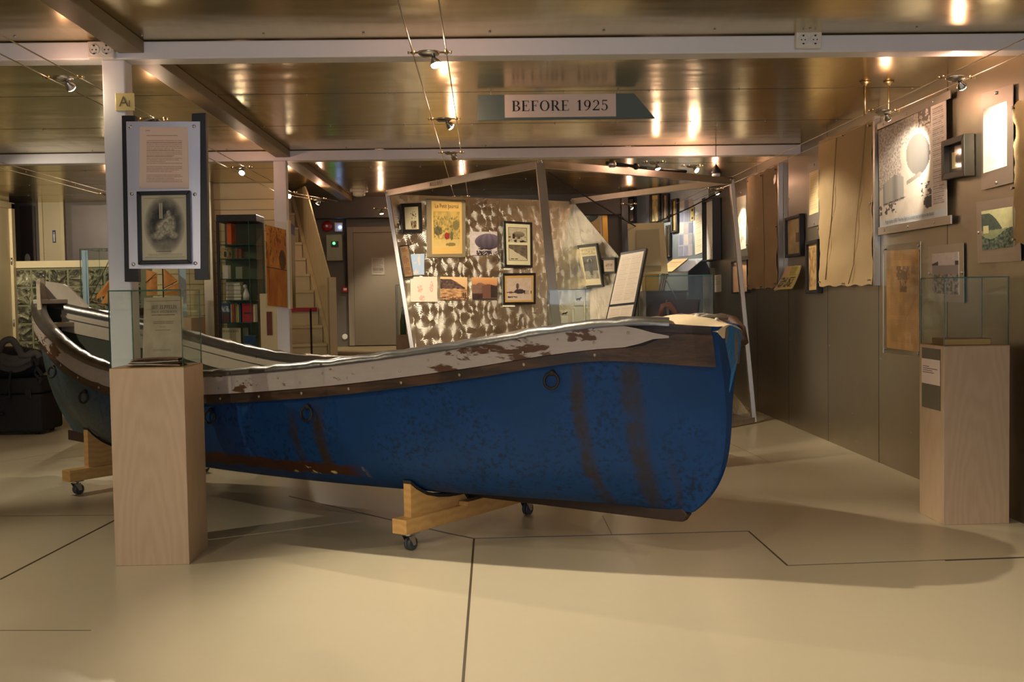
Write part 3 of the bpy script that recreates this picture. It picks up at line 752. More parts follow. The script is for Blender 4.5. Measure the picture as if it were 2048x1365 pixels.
# track and cone lamp above the frame
t = thing('lamp_track', 'dark lamp track rod with a clamp above the slanting frame bar', 'lamp track', at(1290, 333, 10.9))
m = MB(); m.tube([at(1213, 326, 10.7), at(1300, 337, 11.0), at(1372, 343, 11.25)], .016, 8); m.build('track_rod', 'black', t)
MB().ball(at(1272, 333, 10.9), .035).build('clamp', 'black', t)
MB().lathe(at(1224, 326, 10.72), (0, 0, -1), [(-.03, .03), (.02, .045), (.045, .03)], 12).build('lamp_head', 'steelbright', t)
t = thing('cone_lamp', 'black cone shaped lamp with white underside under the far beam', 'lamp', at(1432, 347, 11.2))
p = at(1432, 328, 11.2)
MB().lathe(p, (0, 0, -1), [(0, .004), (.015, .012), (.09, .062), (.10, .062)], 20).build('shade', 'black', t)
MB().lathe(p, (0, 0, -1), [(.095, .045), (.125, .042), (.13, .03)], 18).build('lens', 'white', t)
MB().tube([p, (p.x, p.y, CEIL - .002)], .004, 6).build('cord', 'black', t)
# smoke detector at the back ceiling
t = thing('smoke_detector', 'white round smoke detector on the ceiling before the back door', 'detector', (at(718, 396, 15.6).x, 15.6, 2.95))
MB().lathe((at(718, 396, 15.6).x, 15.6, CEIL - .001), (0, 0, -1), [(0, .13), (.03, .13), (.032, .1)], 20).build('base', 'socket', t)
MB().lathe((at(718, 396, 15.6).x, 15.6, CEIL - .032), (0, 0, -1), [(0, .09), (.05, .09), (.065, .05)], 20).build('sensor_cap', 'socket', t)

# ================================================================== HANGING SIGN, SOCKETS, A1 PLATE
SY = 8.2
q = [at(955, 184, SY), at(1268, 182, SY), at(1311, 238, SY), at(955, 241, SY)]
q[0].z = q[1].z = CEIL - .03; q[2].z = q[3].z = q[3].z
t = thing('hanging_sign', 'grey green arrow shaped sign reading BEFORE 1925 hung under the ceiling', 'sign', ((q[0].x + q[2].x) / 2, SY, q[3].z))
m = MB(); m.hexa([p + Vector((0, .02, 0)) for p in q], q); m.build('sign_board', 'teal', t, bevel=.002)
pa, pb = at(1009, 190, SY), at(1232, 233, SY)
m = MB(); m.box((pa.x, SY - .004, pb.z), (pb.x, SY - .0005, pa.z), 0)
ta, tb = at(1024, 224, SY), at(1219, 201, SY)
text(m, 'BEFORE 1925', (ta.x, SY - .004, ta.z + .004), (1, 0, 0), (0, 0, 1), tb.z - ta.z, tb.x - ta.x, mi=1)
m.build('paper_label', ['peach', 'ink'], t)
for x in (q[0].x + .1, q[1].x - .12): MB().tube([(x, SY + .01, q[0].z - .005), (x, SY + .01, CEIL - .002)], .004, 6).build('hanger', 'zinc', t)
def socket(px, py, Y, label):
    c = at(px, py, Y); t = thing('double_socket', label, 'socket', (c.x, Y, c.z - .055), 0, 'sockets on the near beam')
    m = MB(); m.box((c.x - .078, Y - .045, c.z - .05), (c.x + .078, Y, c.z + .05)); m.build('housing', 'socket', t, bevel=.008)
    for s in (-1, 1):
        x = c.x + s * .036
        MB().lathe((x, Y - .045, c.z), (0, -1, 0), [(0, .031), (.004, .031), (.0041, .027), (.0005, .026)], 20).build('socket_rim', 'socket', t)
        h = MB()
        for dx, dz, r in ((-.011, 0, .004), (.011, 0, .004)): h.lathe((x + dx, Y - .0458, c.z + dz), (0, -1, 0), [(0, r), (.002, r)], 8)
        for dz in (-.024, .024): h.box((x - .005, Y - .052, c.z + dz - .004), (x + .005, Y - .046, c.z + dz + .004))
        h.build('contacts', 'ink', t)
socket(206, 103, 6.5, 'white double power socket on the near beam, left of the post')
socket(1614, 83, 6.5, 'white double power socket on the near beam, over the right half of the room')
a, b = at(231, 187, 6.504), at(270, 222, 6.504)
t = thing('zone_sign', 'square pale yellow plate reading A1 high on the near white post', 'sign', (a.x / 2 + b.x / 2, 6.5, b.z))
m = MB(); m.box((a.x, 6.496, b.z), (b.x, 6.504, a.z)); m.build('plate', 'plate', t, bevel=.002)
pA = at(238, 213, 6.494); font_text('letter', 'A', (pA.x, 6.495, pA.z), (1, 0, 0), (0, 0, 1), .085, 'inkgrey', t)
p1 = at(254, 214, 6.494); font_text('numeral', '1', (p1.x, 6.495, p1.z), (1, 0, 0), (0, 0, 1), .058, 'inkgrey', t)

# ================================================================== THE BOAT
BO = Vector((-.095, 6.765, 0)); BANG = atan2(-.609, .793)
def interp(tab, x):
    if x <= tab[0][0]: return tab[0][1]
    for (x0, y0), (x1, y1) in zip(tab, tab[1:]):
        if x <= x1: return y0 + (y1 - y0) * (x - x0) / (x1 - x0)
    return tab[-1][1]
def sm(a, b, x):
    t = cl((x - a) / (b - a)); return t * t * (3 - 2 * t)
SHEER = [(-4.85, 1.50), (-4.5, 1.41), (-4.2, 1.345), (-3.9, 1.275), (-3.6, 1.205), (-3.3, 1.135), (-3.0, 1.075), (-2.7, 1.03), (-2.4, 1.005), (-2.1, .995), (-1.8, .998), (-1.5, 1.01), (-1.2, 1.03), (-.9, 1.055),
         (-.6, 1.083), (-.3, 1.114), (0, 1.15), (.3, 1.19), (.6, 1.234), (.9, 1.288), (1.2, 1.33), (1.5, 1.345), (1.77, 1.31)]
def zg(s):  # smoothed sheer height
    return (interp(SHEER, s - .12) + interp(SHEER, s) * 2 + interp(SHEER, s + .12)) / 4
def bs(s, t=1.):
    mid = -1.55
    if s < mid: u = min(1, (mid - s) / 3.30); b = .85 * max(0, 1 - u ** 2.3) ** .92
    else: u = min(1, (s - mid) / 3.33); b = .85 * max(0, 1 - u ** 2.6) ** .8
    return b + .095 * sm(1.15, 1.7, s) * sm(.5, 1, t)
def sR(t): return 1.77 - .22 * (1 - t) ** 6
def sL(t): return -4.85 + .5 * (1 - t) ** 3
def zk(s): return .29 + .06 * sm(-3.2, -4.5, s)
def hull_pt(un, t, off=0.):
    s1 = sL(1) + (sR(1) - sL(1)) * un; s = sL(t) + (sR(t) - sL(t)) * un; U = 2 * un - 1
    n = 1.35 + 2.25 * (1 - U * U); f = max(0, 1 - (1 - t) ** n) ** (1 / n)
    b = bs(s1, t) * f + .022
    return s, max(.004, b - off), zk(s1) + (zg(s1) - zk(s1)) * t
def bottom_z(s, y):
    for k in range(120):
        t = (k / 119) ** 1.8; un = min(1, max(0, (s - sL(t)) / (sR(t) - sL(t)))); _, b, z = hull_pt(un, t)
        if b >= abs(y): return z
    return 1.
def side_pt(s, drop, off):
    """point on the near topside at distance drop under the sheer, pushed outwards by off; returns (s, half breadth, z)"""
    un = (s - sL(1)) / (sR(1) - sL(1)); un = min(max(un, 0), 1)
    z0 = zk(s); t = 1 - drop / (zg(s) - z0); _, b, z = hull_pt(un, t)
    e = .02; b2 = hull_pt(min(1, un + e / 6.6), t)[1]; b1 = hull_pt(max(0, un - e / 6.6), t)[1]
    g = (b2 - b1) / (2 * e); L = sqrt(1 + g * g)
    return s - g / L * off, b + off / L, z
boat = thing('wooden_boat', 'long open wooden boat with worn blue hull and peeling white rail on wheeled cradles', 'boat', BO, BANG)
NU, NT_ = 96, 34
us = [.5 - .5 * cos(pi * i / NU) for i in range(NU + 1)]; ts = [(j / NT_) ** 1.5 for j in range(NT_ + 1)]
def both_sides(name, mat, rows_fn, flip=False, **kw):
    m = MB()
    for sd in (-1, 1):
        rows = [[(s, sd * b, z) for s, b, z in row] for row in rows_fn()]
        m.grid(rows, 0, True, flip if sd < 0 else not flip)
    return m.build(name, mat, boat, local=True, **kw)
def hull_rows(): return [[hull_pt(u, t) for t in ts] for u in us]
m = MB()
R = hull_rows()
rows = [[(s, -b, z) for s, b, z in reversed(r)] + [(s, b, z) for s, b, z in r] for r in R]
m.grid(rows, 0, True, True)
m.face([rows[0][k] for k in range(len(rows[0]))]); m.face([rows[-1][k] for k in range(len(rows[0]))][::-1])
m.build('hull', 'hull', boat, local=True)
ti = [t for t in ts if t > .05]
rows = []
for u in us[2:-3]:
    r = [hull_pt(u, t, .035) for t in ti]
    rows.append([(s, -b, z - .002) for s, b, z in reversed(r)] + [(s, b, z - .002) for s, b, z in r])
MBi = MB(); MBi.grid(rows, 0, True, False); MBi.build('inner_planking', 'innergreen', boat, local=True)
# keel
kp = [(-4.45, .34)] + [(s, .29) for s in (-4.0, -3, -2, -1, 0, 1.0, 1.44)]
m = MB(); poly = [(s, -.03, zk(s) + .03) for s, _ in kp] + [(1.50, -.03, .31), (1.53, -.03, .275), (1.50, -.03, .235)] + [(s, -.03, .232 + .06 * sm(-3.2, -4.5, s)) for s, _ in reversed(kp)]
m.prism(poly, (0, .06, 0)); m.build('keel', 'keel', boat, local=True, bevel=.006)
def band(name, mat, s0, s1, d0, d1, th, n=70, sides=(-1, 1), taper=None, inner=False):
    m = MB()
    for sd in sides:
        rows = []
        for i in range(n + 1):
            s = s0 + (s1 - s0) * i / n; a, b = d0, d1
            if taper: a, b = taper(s, d0, d1)
            if not inner: r = [side_pt(s, a, 0), side_pt(s, a, th), side_pt(s, b, th), side_pt(s, b, 0)]
            else: r = [side_pt(s, a, -.03), side_pt(s, a, -.03 - th), side_pt(s, b, -.03 - th), side_pt(s, b, -.03)]
            rows.append([(x, sd * max(y, .002), z) for x, y, z in r])
        fl_ = (sd > 0) != inner
        m.grid([[r[k], r[k + 1]] for r in rows for k in ()] or rows, 0, False, not fl_)
        m.face(rows[0][::1 if fl_ else -1]); m.face(rows[-1][::-1 if fl_ else 1])
    o = m.build(name, mat, boat, local=True); return o
def tip(s, a, b):
    k = sm(1.34, 1.56, s); return a + k * .05, b - k * .052
band('rubbing_strake', 'strakewhite', -4.80, 1.565, .012, .125, .042, 90, taper=tip)
band('lower_strake', 'strakebrown', -4.80, 1.74, .128, .185, .032, 90, taper=lambda s, a, b: (a - .08 * sm(1.4, 1.62, s), b + .03 * sm(1.1, 1.6, s)))
band('sheer_plank', 'strakebrown', -4.82, 1.74, .0, .14, .012, 90)
band('inner_strake', 'innerwhite', -4.7, 1.45, .02, .22, .012, 80, inner=True)
band('inner_batten', 'innerwhite', -4.7, 1.4, .075, .10, .03, 80, inner=True)
# capping along the top of both sides
m = MB()
for sd in (-1, 1):
    rows = []
    for i in range(101):
        s = -4.83 + (1.57 + 4.83) * i / 100; x0, b0, z0 = side_pt(s, 0, .05); x1, b1, _ = side_pt(s, 0, -.075)
        b1 = max(b1, .004); w = .004 * sin(s * 23) + .003 * sin(s * 61)
        rows.append([(x0, sd * b0, z0 - .012), (x0, sd * (b0 + .002), z0 + .012 + w), (x0 * .7 + x1 * .3, sd * (b0 * .7 + b1 * .3), z0 + .032 + w), (x0 * .3 + x1 * .7, sd * (b0 * .3 + b1 * .7), z0 + .032 - w), (x1, sd * b1, z0 + .012), (x1, sd * b1, z0 - .03)])
    m.grid(rows, 0, True, sd < 0); m.face(rows[0]); m.face(rows[-1])
m.build('gunwale_capping', 'capmetal', boat, local=True)
# little raised deck over the blunt end, with its flat peeling head
m = MB(); rows = []
for i in range(17):
    s = 1.46 + .315 * i / 16; z = zg(min(s, 1.72)) - .012; b = (bs(min(s, 1.70)) + .02) * (1 - .25 * sm(1.6, 1.78, s)); r = []
    for k in range(13):
        y = -b + 2 * b * k / 12; r.append((s, y, z + .012 + .036 * (1 - (y / b) ** 2) - .035 * sm(1.6, 1.80, s)))
    rows.append(r)
m.grid(rows, 0, True, False)
m.face([rows[0][k] for k in range(13)] + [(1.46, bs(1.46), 1.27), (1.46, -bs(1.46), 1.27)])
m.face([rows[-1][k] for k in range(12, -1, -1)] + [(1.77, -.08, 1.25), (1.77, .08, 1.25)])
m.build('end_deck', 'deckcream', boat, local=True)
tz = 1.285
fr = [(1.745, -.160, tz), (1.79, .0, tz + .03), (1.80, .118, tz), (1.79, .085, 1.15), (1.775, .0, .955), (1.76, -.025, 1.0), (1.748, -.115, 1.14)]
bk = [(x - .17, y * 1.0, z) for x, y, z in fr]
m = MB(); m.hexa(bk, fr); m.build('stem_head', 'bluepeel', boat, local=True, bevel=.006)
m = MB(); m.tube([(1.40, .44, 1.335), (1.56, .35, 1.35), (1.67, .27, 1.335), (1.745, .21, 1.285), (1.775, .17, 1.215)], [.015, .024, .028, .03, .03], 8); m.build('end_moulding', 'strakebrown', boat, local=True)
m = MB(); m.tube([(1.56, -.14, 1.332), (1.64, .02, 1.368), (1.68, .17, 1.352)], .012, 6)
m.ball((1.60, -.03, 1.362), .02); m.ball((1.69, .02, 1.345), .013); m.build('deck_bolts', 'innerwhite', boat, local=True)
# the high end: raised wash boards, breast hooks, stem post
m = MB()
for sd in (-1, 1):
    rows = []
    for i in range(25):
        s = -4.83 + .80 * i / 24; h = .19 * (1 - sm(-4.70, -4.42, s)) + .004
        x, b, z = side_pt(s, 0, -.01); x2, b2, _ = side_pt(s, 0, -.04); b, b2 = max(b, .02), max(b2, .006)
        rows.append([(x, sd * b, z + .01), (x, sd * (b + .015), z + h), (x2, sd * (b2 + .015), z + h), (x2, sd * b2, z + .01)])
    m.grid(rows, 0, False, sd > 0); m.face(rows[0]); m.face(rows[-1])
m.build('wash_board', 'innerwhite', boat, local=True)
m = MB(); m.obox((-4.83, 0, 1.575), (.03, 0, .014), (0, .03, 0), (-.02, 0, .125)); m.build('stem_post', 'innerwhite', boat, local=True, bevel=.01)
m = MB(); m.obox((-4.66, .04, zg(-4.66) + .05), (.035, .02, 0), (-.02, .20, 0), (0, 0, .02)); m.obox((-4.60, .02, zg(-4.6) - .14), (.035, .02, 0), (-.02, .19, 0), (0, 0, .022)); m.build('breast_hook', 'innerwhite', boat, local=True, bevel=.006)
# bolt heads along the strakes, lifting rings
m = MB()
for i in range(34):
    s = -4.5 + i * .178
    for d, o, r in ((.07 + .02 * (-1) ** i, .043, .008), (.155, .033, .009)):
        if d == .155 and i % 2: continue
        x, b, z = side_pt(s, d, o)
        m.ball((x, -b, z), r, 6, 0, (1, .5, 1)); m.ball((x, b, z), r, 6, 0, (1, .5, 1))
m.build('bolt_heads', simple('grey_bolt', rgb(168, 156, 132), .5, .4), boat, local=True)
for s, d in ((.98, .235), (-.56, .25), (-1.42, .24), (-3.02, .26), (-3.75, .27)):
    x, b, z = side_pt(s, d, .012); m = MB()
    m.torus((x, -b - .012, z - .03), (.15, -1, .12), .042, .008); m.ball((x, -b, z + .012), .017, 8)
    x2, b2, z2 = side_pt(s, d, .0); m.tube([(x2, -b2 + .01, z2 + .012), (x, -b - .014, z + .012)], .012, 6)
    m.build('lifting_ring', 'iron', boat, local=True)

def dolly(s0, label, ymax, ztop=None):
    t = thing('boat_cradle', label, 'boat cradle', BO + Matrix.Rotation(BANG, 3, 'Z') @ Vector((s0, 0, 0)), BANG, 'wheeled boat cradles')
    m = MB(); m.box((-.055, -.68, .112), (.055, .68, .2)); m.build('base_beam', 'pine', t, local=True, bevel=.004)
    n = 24; ys = [-ymax + 2 * ymax * k / n for k in range(n + 1)]
    top = []
    for y in ys:
        z = min(bottom_z(s0 - .04, y), bottom_z(s0 + .04, y)) - .030
        if abs(y) < .055: z = min(z, .205 + .06 * sm(-3.2, -4.5, s0))
        top.append((y, max(z, .2)))
    m = MB(); poly = [(-.03, y, z) for y, z in top] + [(-.03, ymax, .2), (-.03, -ymax, .2)]
    m.prism(poly, (.055, 0, 0)); m.build('saddle_board', 'pine', t, local=True)
    m = MB()
    for k in range(n):
        (y0, z0), (y1, z1) = top[k], top[k + 1]
        m.hexa([(-.034, y0, z0), (.03, y0, z0), (.03, y1, z1), (-.034, y1, z1)], [(-.034, y0, z0 + .02), (.03, y0, z0 + .02), (.03, y1, z1 + .02), (-.034, y1, z1 + .02)])
    m.build('rubber_pad', 'rubber', t, local=True)
    m = MB(); m.box((.03, -.16, .2), (.10, .14, .226)); m.build('side_block', 'pine', t, local=True, bevel=.003)
    for y in (-.6, .6):
        m = MB(); m.box((-.05, y - .04, .104), (.05, y + .04, .112)); m.lathe((0, y, .104), (0, 0, -1), [(0, .026), (.012, .026), (.016, .018)], 14)
        for sx in (-1, 1): m.prism([(sx * .026, y - .026, .09), (sx * .026, y + .026, .09), (sx * .026, y + .034, .035), (sx * .026, y + .012, .030)], (sx * .004, 0, 0))
        c = m.build('caster', 'zinc', t, local=True)
        w = MB()
        for sx in (-.012, .012): w.lathe((sx - .010, y + .02, .0405), (1, 0, 0), [(0, .030), (.003, .040), (.017, .040), (.020, .030)], 20)
        w.lathe((-.031, y + .02, .0405), (1, 0, 0), [(0, .008), (.062, .008)], 8, 1)
        w.build('wheel', ['wheel', 'zinc'], c, local=True)
    return t
dolly(0., 'pine cradle on casters under the middle of the blue boat', .60)
dolly(-3.43, 'pine cradle on casters under the raised left end of the boat', .50)

# ================================================================== THE TWO DISPLAY PEDESTALS
def glass_case(t, lo, hi, th=.006, top=True, name='glass_pane'):
    x0, y0, z0 = lo; x1, y1, z1 = hi
    def pane(a, b, ax):
        m = MB(); q = [Vector(a), Vector(b)]
        m.box(q[0], q[1], 1)
        for k, f in enumerate(m.f):
            n = (m.v[f[1]] - m.v[f[0]]).cross(m.v[f[2]] - m.v[f[1]]).normalized()
            if abs(n[ax]) > .9: m.m[k] = 0
        m.build(name, ['glass', 'glassedge'], t)
    pane((x0, y0, z0), (x1, y0 + th, z1), 1); pane((x0, y1 - th, z0), (x1, y1, z1), 1)
    pane((x0, y0 + th, z0), (x0 + th, y1 - th, z1), 0); pane((x1 - th, y0 + th, z0), (x1, y1 - th, z1), 0)
    if top: pane((x0, y0, z1), (x1, y1, z1 + th), 2)
def pedestal(x0, y0, x1, y1, h, label, case_h, name='display_pedestal', mat='birch', group='birch display pedestals'):
    t = thing(name, label, 'pedestal', ((x0 + x1) / 2, (y0 + y1) / 2, 0), 0, group)
    m = MB(); m.box((x0, y0, 0), (x1, y1, h)); m.build('plinth', mat, t, bevel=.003)
    m = MB(); m.box((x0 + .002, y0 + .002, h), (x1 - .002, y1 - .002, h + .004)); m.build('top_board', 'plyedge', t)
    if case_h: glass_case(t, (x0 + .004, y0 + .004, h + .004), (x1 - .004, y1 - .004, h + case_h))
    return t
P1 = (-2.10, 6.075, -1.685, 6.49); PH = 1.117
ped1 = pedestal(*P1, PH, 'tall birch pedestal with a glass case at the white post, in front of the boat', .435)
P2 = (2.885, 6.655, 3.305, 7.03)
ped2 = pedestal(*P2, 1.128, 'tall birch pedestal with a glass case standing by the steel wall', .43)
# caption strip on the left face of the right pedestal
X = P2[0] - .0015
def on_x(px, py): return on_axis(px, py, 0, X)
a, b = on_x(1844, 696), on_x(1881, 820)
def vstrip(t, name, mat, y0, y1, z0, z1, dx=0.):
    m = MB(); m.box((X - .0012 - dx, y0, z0), (X - dx, y1, z1)); return m.build(name, mat, t)
c1, c2 = on_x(1844, 716), on_x(1881, 772)
yl, yr = on_x(1844, 750).y, on_x(1881, 750).y
zt, zb = on_x(1862, 697).z, on_x(1862, 818).z
lab = thing('caption_sign', 'grey strip with a pink caption card on the pedestal by the steel wall', 'label', (X, (yl + yr) / 2, zb))
vstrip(lab, 'backing', simple('olive_grey_strip', rgb(104, 98, 80), .5), yr, yl, zb, zt)
zt2, zb2 = on_x(1862, 719).z, on_x(1862, 769).z
vstrip(lab, 'caption_card', 'peach', yr + .003, yl, zb2, zt2, .0013)
m = MB()
for k, (dz, w) in enumerate(((.30, .4), (.38, .92), (.46, .6), (.54, .7))):
    z = zt2 - (zt2 - zb2) * dz; m.box((X - .0032, yl - .02 - (yl - yr - .04) * w, z - .002), (X - .0026, yl - .02, z + .002))
m.build('caption_lines', 'inkgrey', lab)
# book lying in the right case
def flat_book(name, label, cat, c, w, d, h, rot, cover, page='ivorybook', group=None):
    t = thing(name, label, cat, c, rot, group)
    m = MB(); m.box((-w / 2 + .004, -d / 2 + .004, .003), (w / 2 - .004, d / 2 - .004, h - .003)); m.build('page_block', page, t, local=True)
    m = MB(); m.box((-w / 2, -d / 2, 0), (w / 2, d / 2, .003)); m.box((-w / 2, -d / 2, h - .003), (w / 2, d / 2, h)); m.box((-w / 2, -d / 2, 0), (-w / 2 + .003, d / 2, h)); m.build('cover', cover, t, local=True, bevel=.001)
    return t
flat_book('old_book', 'thick old book with yellow page edges lying in the glass case by the steel wall', 'book', (3.06, 6.80, 1.1325), .30, .2, .042, radians(-4), 'brownbook', simple('yellowed_pages', rgb(196, 158, 84), .7))
# tilted title page and stacked papers in the left case
bt = PH + .0045
t = thing('open_booklet', 'pile of old brown folded papers lying in the left glass case', 'papers', (-1.87, 6.25, bt))
for k in range(7):
    m = MB(); a = radians(random.uniform(-4, 4)); w, d = .30 - k * .006, .16 - k * .004
    rows = []
    for i in range(13):
        u = i / 12; rows.append([Matrix.Rotation(a, 3, 'Z') @ Vector((-1.87 - w / 2 + w * u, y, 0)) - Matrix.Rotation(a, 3, 'Z') @ Vector((-1.87, 6.22, 0)) + Vector((-1.87, 6.22, bt + .002 + k * .0062 + .004 * sin(u * pi + k))) for y in (6.22 - d / 2, 6.22 + d / 2)])
    m.grid(rows, 0, True); m2 = [[p + Vector((0, 0, .0035)) for p in r] for r in rows]; m.grid(m2, 0, True, True)
    for r0, r1 in zip(rows, rows[1:]): m.face([r0[0], r1[0], r1[0] + Vector((0, 0, .0035)), r0[0] + Vector((0, 0, .0035))])
    m.build('paper_sheet', ['brownbook', 'ivorybook', 'redwood'][k % 3] if k < 6 else 'brownbook', t)
tp = [(-1.905, 6.40, 1.522), (-1.705, 6.40, 1.522), (-1.705, 6.345, 1.145), (-1.905, 6.345, 1.145)]
tl, tr_ = at(287, 596, 6.40), at(365, 594, 6.40)
tp = [(tl.x, 6.41, tl.z), (tr_.x, 6.41, tr_.z), (tr_.x - .004, 6.355, bt + .004), (tl.x - .004, 6.355, bt + .004)]
im = Img(60, 120, (164, 146, 118))
im.fn(lambda u, v, o: tuple(k * (.9 + .2 * nz(u, v, 4, 3)) for k in o))
for r in ((.06, .05, .94, .058), (.06, .94, .94, .948), (.06, .05, .07, .94), (.93, .05, .94, .94)): im.rect(*r, (120, 96, 64))
im.lines(.2, .8, .26, .28, 1, (90, 70, 46), 0); im.lines(.25, .78, .36, .41, 2, (110, 90, 60), .1, 4); im.lines(.42, .56, .445, .46, 1, (110, 90, 60), 0); im.lines(.3, .7, .49, .505, 1, (80, 60, 40), 0); im.lines(.25, .75, .78, .82, 2, (120, 100, 70), .1, 8)
t = thing('title_page', 'old title page MIT ZEPPELIN NACH SPITZBERGEN leaning in the left glass case', 'book page', quadmid(tp))
nv = Vector((0, -1, .12)).normalized()
art_mesh('page', tp, im, 'art', t, back=.003, nrm=nv)
m = MB(); o0 = Vector(tp[0]) * .02
def onpage(u, v): return (Vector(tp[0]).lerp(Vector(tp[1]), u)).lerp(Vector(tp[3]).lerp(Vector(tp[2]), u), v) + nv * .001
uy = (Vector(tp[0]) - Vector(tp[3])).normalized()
text(m, 'MIT ZEPPELIN', onpage(.2, .175), (1, 0, 0), uy, .023, .66 * (tr_.x - tl.x)); text(m, 'NACH SPITZBERGEN', onpage(.2, .235), (1, 0, 0), uy, .014, .66 * (tr_.x - tl.x))
m.build('title_lettering', 'ink', t)

# ================================================================== TEXT BOARD ON THE NEAR POST
BY = 6.42
def bq(*pts, Y=BY): return [at(px, py, Y) for px, py in pts]
q = bq((252, 243), (400, 243), (401, 538), (258, 538))
t = thing('info_board', 'brushed aluminium board with black side bars on the near white post', 'display board', quadmid(q))
NY = Vector((0, -1, 0))
m = MB(); m.hexa([p + Vector((0, .006, 0)) for p in q], q); m.build('aluminium_plate', steel('light_aluminium', (.74, .71, .73, 1), .40, .05), t, bevel=.001)
for pts in (((243, 231), (270, 231), (277, 564), (249, 564)), ((383, 227), (411, 226), (417, 560), (389, 560))):
    bb = bq(*pts, Y=BY + .0065); m = MB(); m.hexa([p + Vector((0, .05, 0)) for p in bb], bb); m.build('side_bar', 'black', t, bevel=.003)
for px, py in ((261, 254), (388, 253), (264, 388), (390, 389), (267, 529), (391, 527)):
    MB().lathe(at(px, py, BY), NY, [(0, .011), (.004, .011), (.008, .006), (.009, .001)], 12).build('screw', 'zinc', t)
im = Img(56, 74, (240, 212, 190)); ink = (170, 136, 112)
im.lines(.12, .22, .05, .07, 1, ink, 0); im.lines(.14, .78, .14, .16, 1, ink, 0); im.lines(.14, .22, .17, .19, 1, ink, 0)
im.lines(.14, .88, .215, .60, 16, ink, .5, 5, .6); im.lines(.14, .88, .64, .74, 4, ink, .4, 6, .6); im.lines(.14, .88, .775, .90, 5, ink, .4, 7, .6)
sheet('text_sheet', 'pinkish typed text page on the aluminium board of the near post', 'paper', bq((280, 254), (376, 254), (378, 378), (279, 378)), NY, im)
im = Img(72, 100, (206, 196, 164))
def engraving(u, v, o):
    d = ell(u, v, .5, .46, .40, .40); n = nz(u, v, 9, 2.); h = .5 + .5 * sin(v * 300 + 10 * n)
    dark = cl(1.35 - d) * (.5 + .5 * n)
    fig = cl(1.4 - ell(u, v, .60, .45, .16, .19) * 1.2) + cl(1.3 - ell(u, v, .44, .50, .16, .13) * 1.2) + cl(1.2 - ell(u, v, .36, .62, .17, .07)) + cl(1.2 - ell(u, v, .59, .27, .05, .05)) + cl(1.2 - ell(u, v, .70, .62, .10, .06))
    gr = cl((v - .62 - .9 * (u - .5) ** 2) * 9) * cl(1.15 - d)
    rope = 1. if (abs(u - .405) < .012 or abs(u - .445) < .012) and v < .36 and v > .12 else 0.
    lum = 1 - .98 * cl(dark * 1.25) * (.75 + .25 * h)
    lum = lum + (.92 - lum) * cl(fig) * cl(.25 + 1.1 * nz(u, v, 22, 5)); lum = lum + (.80 - lum) * gr * (.6 + .5 * nz(u, v, 18, 6)); lum = lum + (.95 - lum) * rope
    if d > 1.3: lum = 1
    return tuple(k * cl(lum) for k in o)
im.fn(engraving); im.lines(.3, .64, .86, .875, 1, (70, 60, 44), 0, 3); im.lines(.12, .9, .90, .94, 2, (130, 118, 90), .1, 4, .5)
for r in ((.05, .04, .95, .046), (.05, .955, .95, .961), (.05, .04, .058, .96), (.942, .04, .95, .96)): im.rect(*r, (160, 148, 116))
framed('framed_picture', 'black framed engraving of two figures with ropes on the near post', 'picture', bq((276, 384), (383, 382), (385, 528), (279, 530)), NY, .024, .03, im)

# ================================================================== THE SLANTING ALUMINIUM FRAME WITH SWIRLED PANELS
FT = {k: on_axis(*p, 2, 2.75) for k, p in dict(tl=(775, 387), ap=(1080, 328), ri=(1463, 362), ba=(1145, 403)).items()}
FB = {k: fl(*p) for k, p in dict(tl=(847, 841), ap=(1139, 918), ri=(1508, 847)).items()}
dv = FT['ba'] - FT['tl']
def pxof(p):
    d = p - C0; c = Vector((Xc.x * d.x + Yc.x * d.y + Zc.x * d.z, Xc.y * d.x + Yc.y * d.y + Zc.y * d.z, Xc.z * d.x + Yc.z * d.y + Zc.z * d.z))
    return CX + F * c.x / -c.z, CY - F * c.y / -c.z
k = min((abs(pxof(FB['tl'] + dv * (i / 100))[0] - 1231), i / 100) for i in range(60, 160))[1]
FB['ba'] = FB['tl'] + dv * k
t = thing('slanting_frame', 'slanting aluminium frame with swirled metal panels full of pictures behind the boat', 'display frame', (FB['ap'] + FB['ba']) / 2)
P_L = plane3(FT['tl'], FT['ba'], FB['tl']); P_R = plane3(FT['ba'], FB['ri'], FB['ba'])
def slab(name, pts, offs, pl, mat, th=.006):
    m = MB(); m.hexa([p - o - pl.n * th for p, o in zip(pts, offs)], [p - o for p, o in zip(pts, offs)]); return m.build(name, mat, t)
lift = Vector((0, 0, .02)); bis = (P_L.n + P_R.n).normalized() * .032; oL, oR = P_L.n * .03, P_R.n * .03
slab('wide_panel', [FT['tl'], FT['ba'], FB['ba'] + lift, FB['tl'] + lift], [oL, bis, bis, oL], P_L, 'swirl')
slab('triangle_panel', [FT['ba'], FB['ri'] + lift, FB['ba'] + lift], [bis, oR, bis], P_R, 'swirl')
for a, b, nm in (('tl', 'ap', 'top_bar'), ('ap', 'ri', 'top_bar'), ('ri', 'ba', 'top_bar')):
    m = MB(); m.bar(FT[a], FT[b], .05, .075); m.build(nm, 'alu', t, bevel=.004)
for a in ('tl', 'ap', 'ri'):
    m = MB(); d = (FT[a] - FB[a]).normalized(); m.bar(FB[a] + Vector((0, 0, .012)), FT[a] + d * .012, .05 if a != 'ap' else .085, .07, up=(0, 1, 0)); m.build('leg', 'alu', t, bevel=.004)
for a, b in (('tl', 'ap'), ('ap', 'ri'), ('ri', 'ba')):
    m = MB(); m.bar(FB[a] + Vector((0, 0, .04)), FB[b] + Vector((0, 0, .04)), .05, .06); m.build('floor_bar', 'alu', t, bevel=.004)
m = MB()
for kx in FT:
    for dx in (-.02, .02): m.ball(FT[kx] + Vector((dx, -.045, .01)), .012, 6)
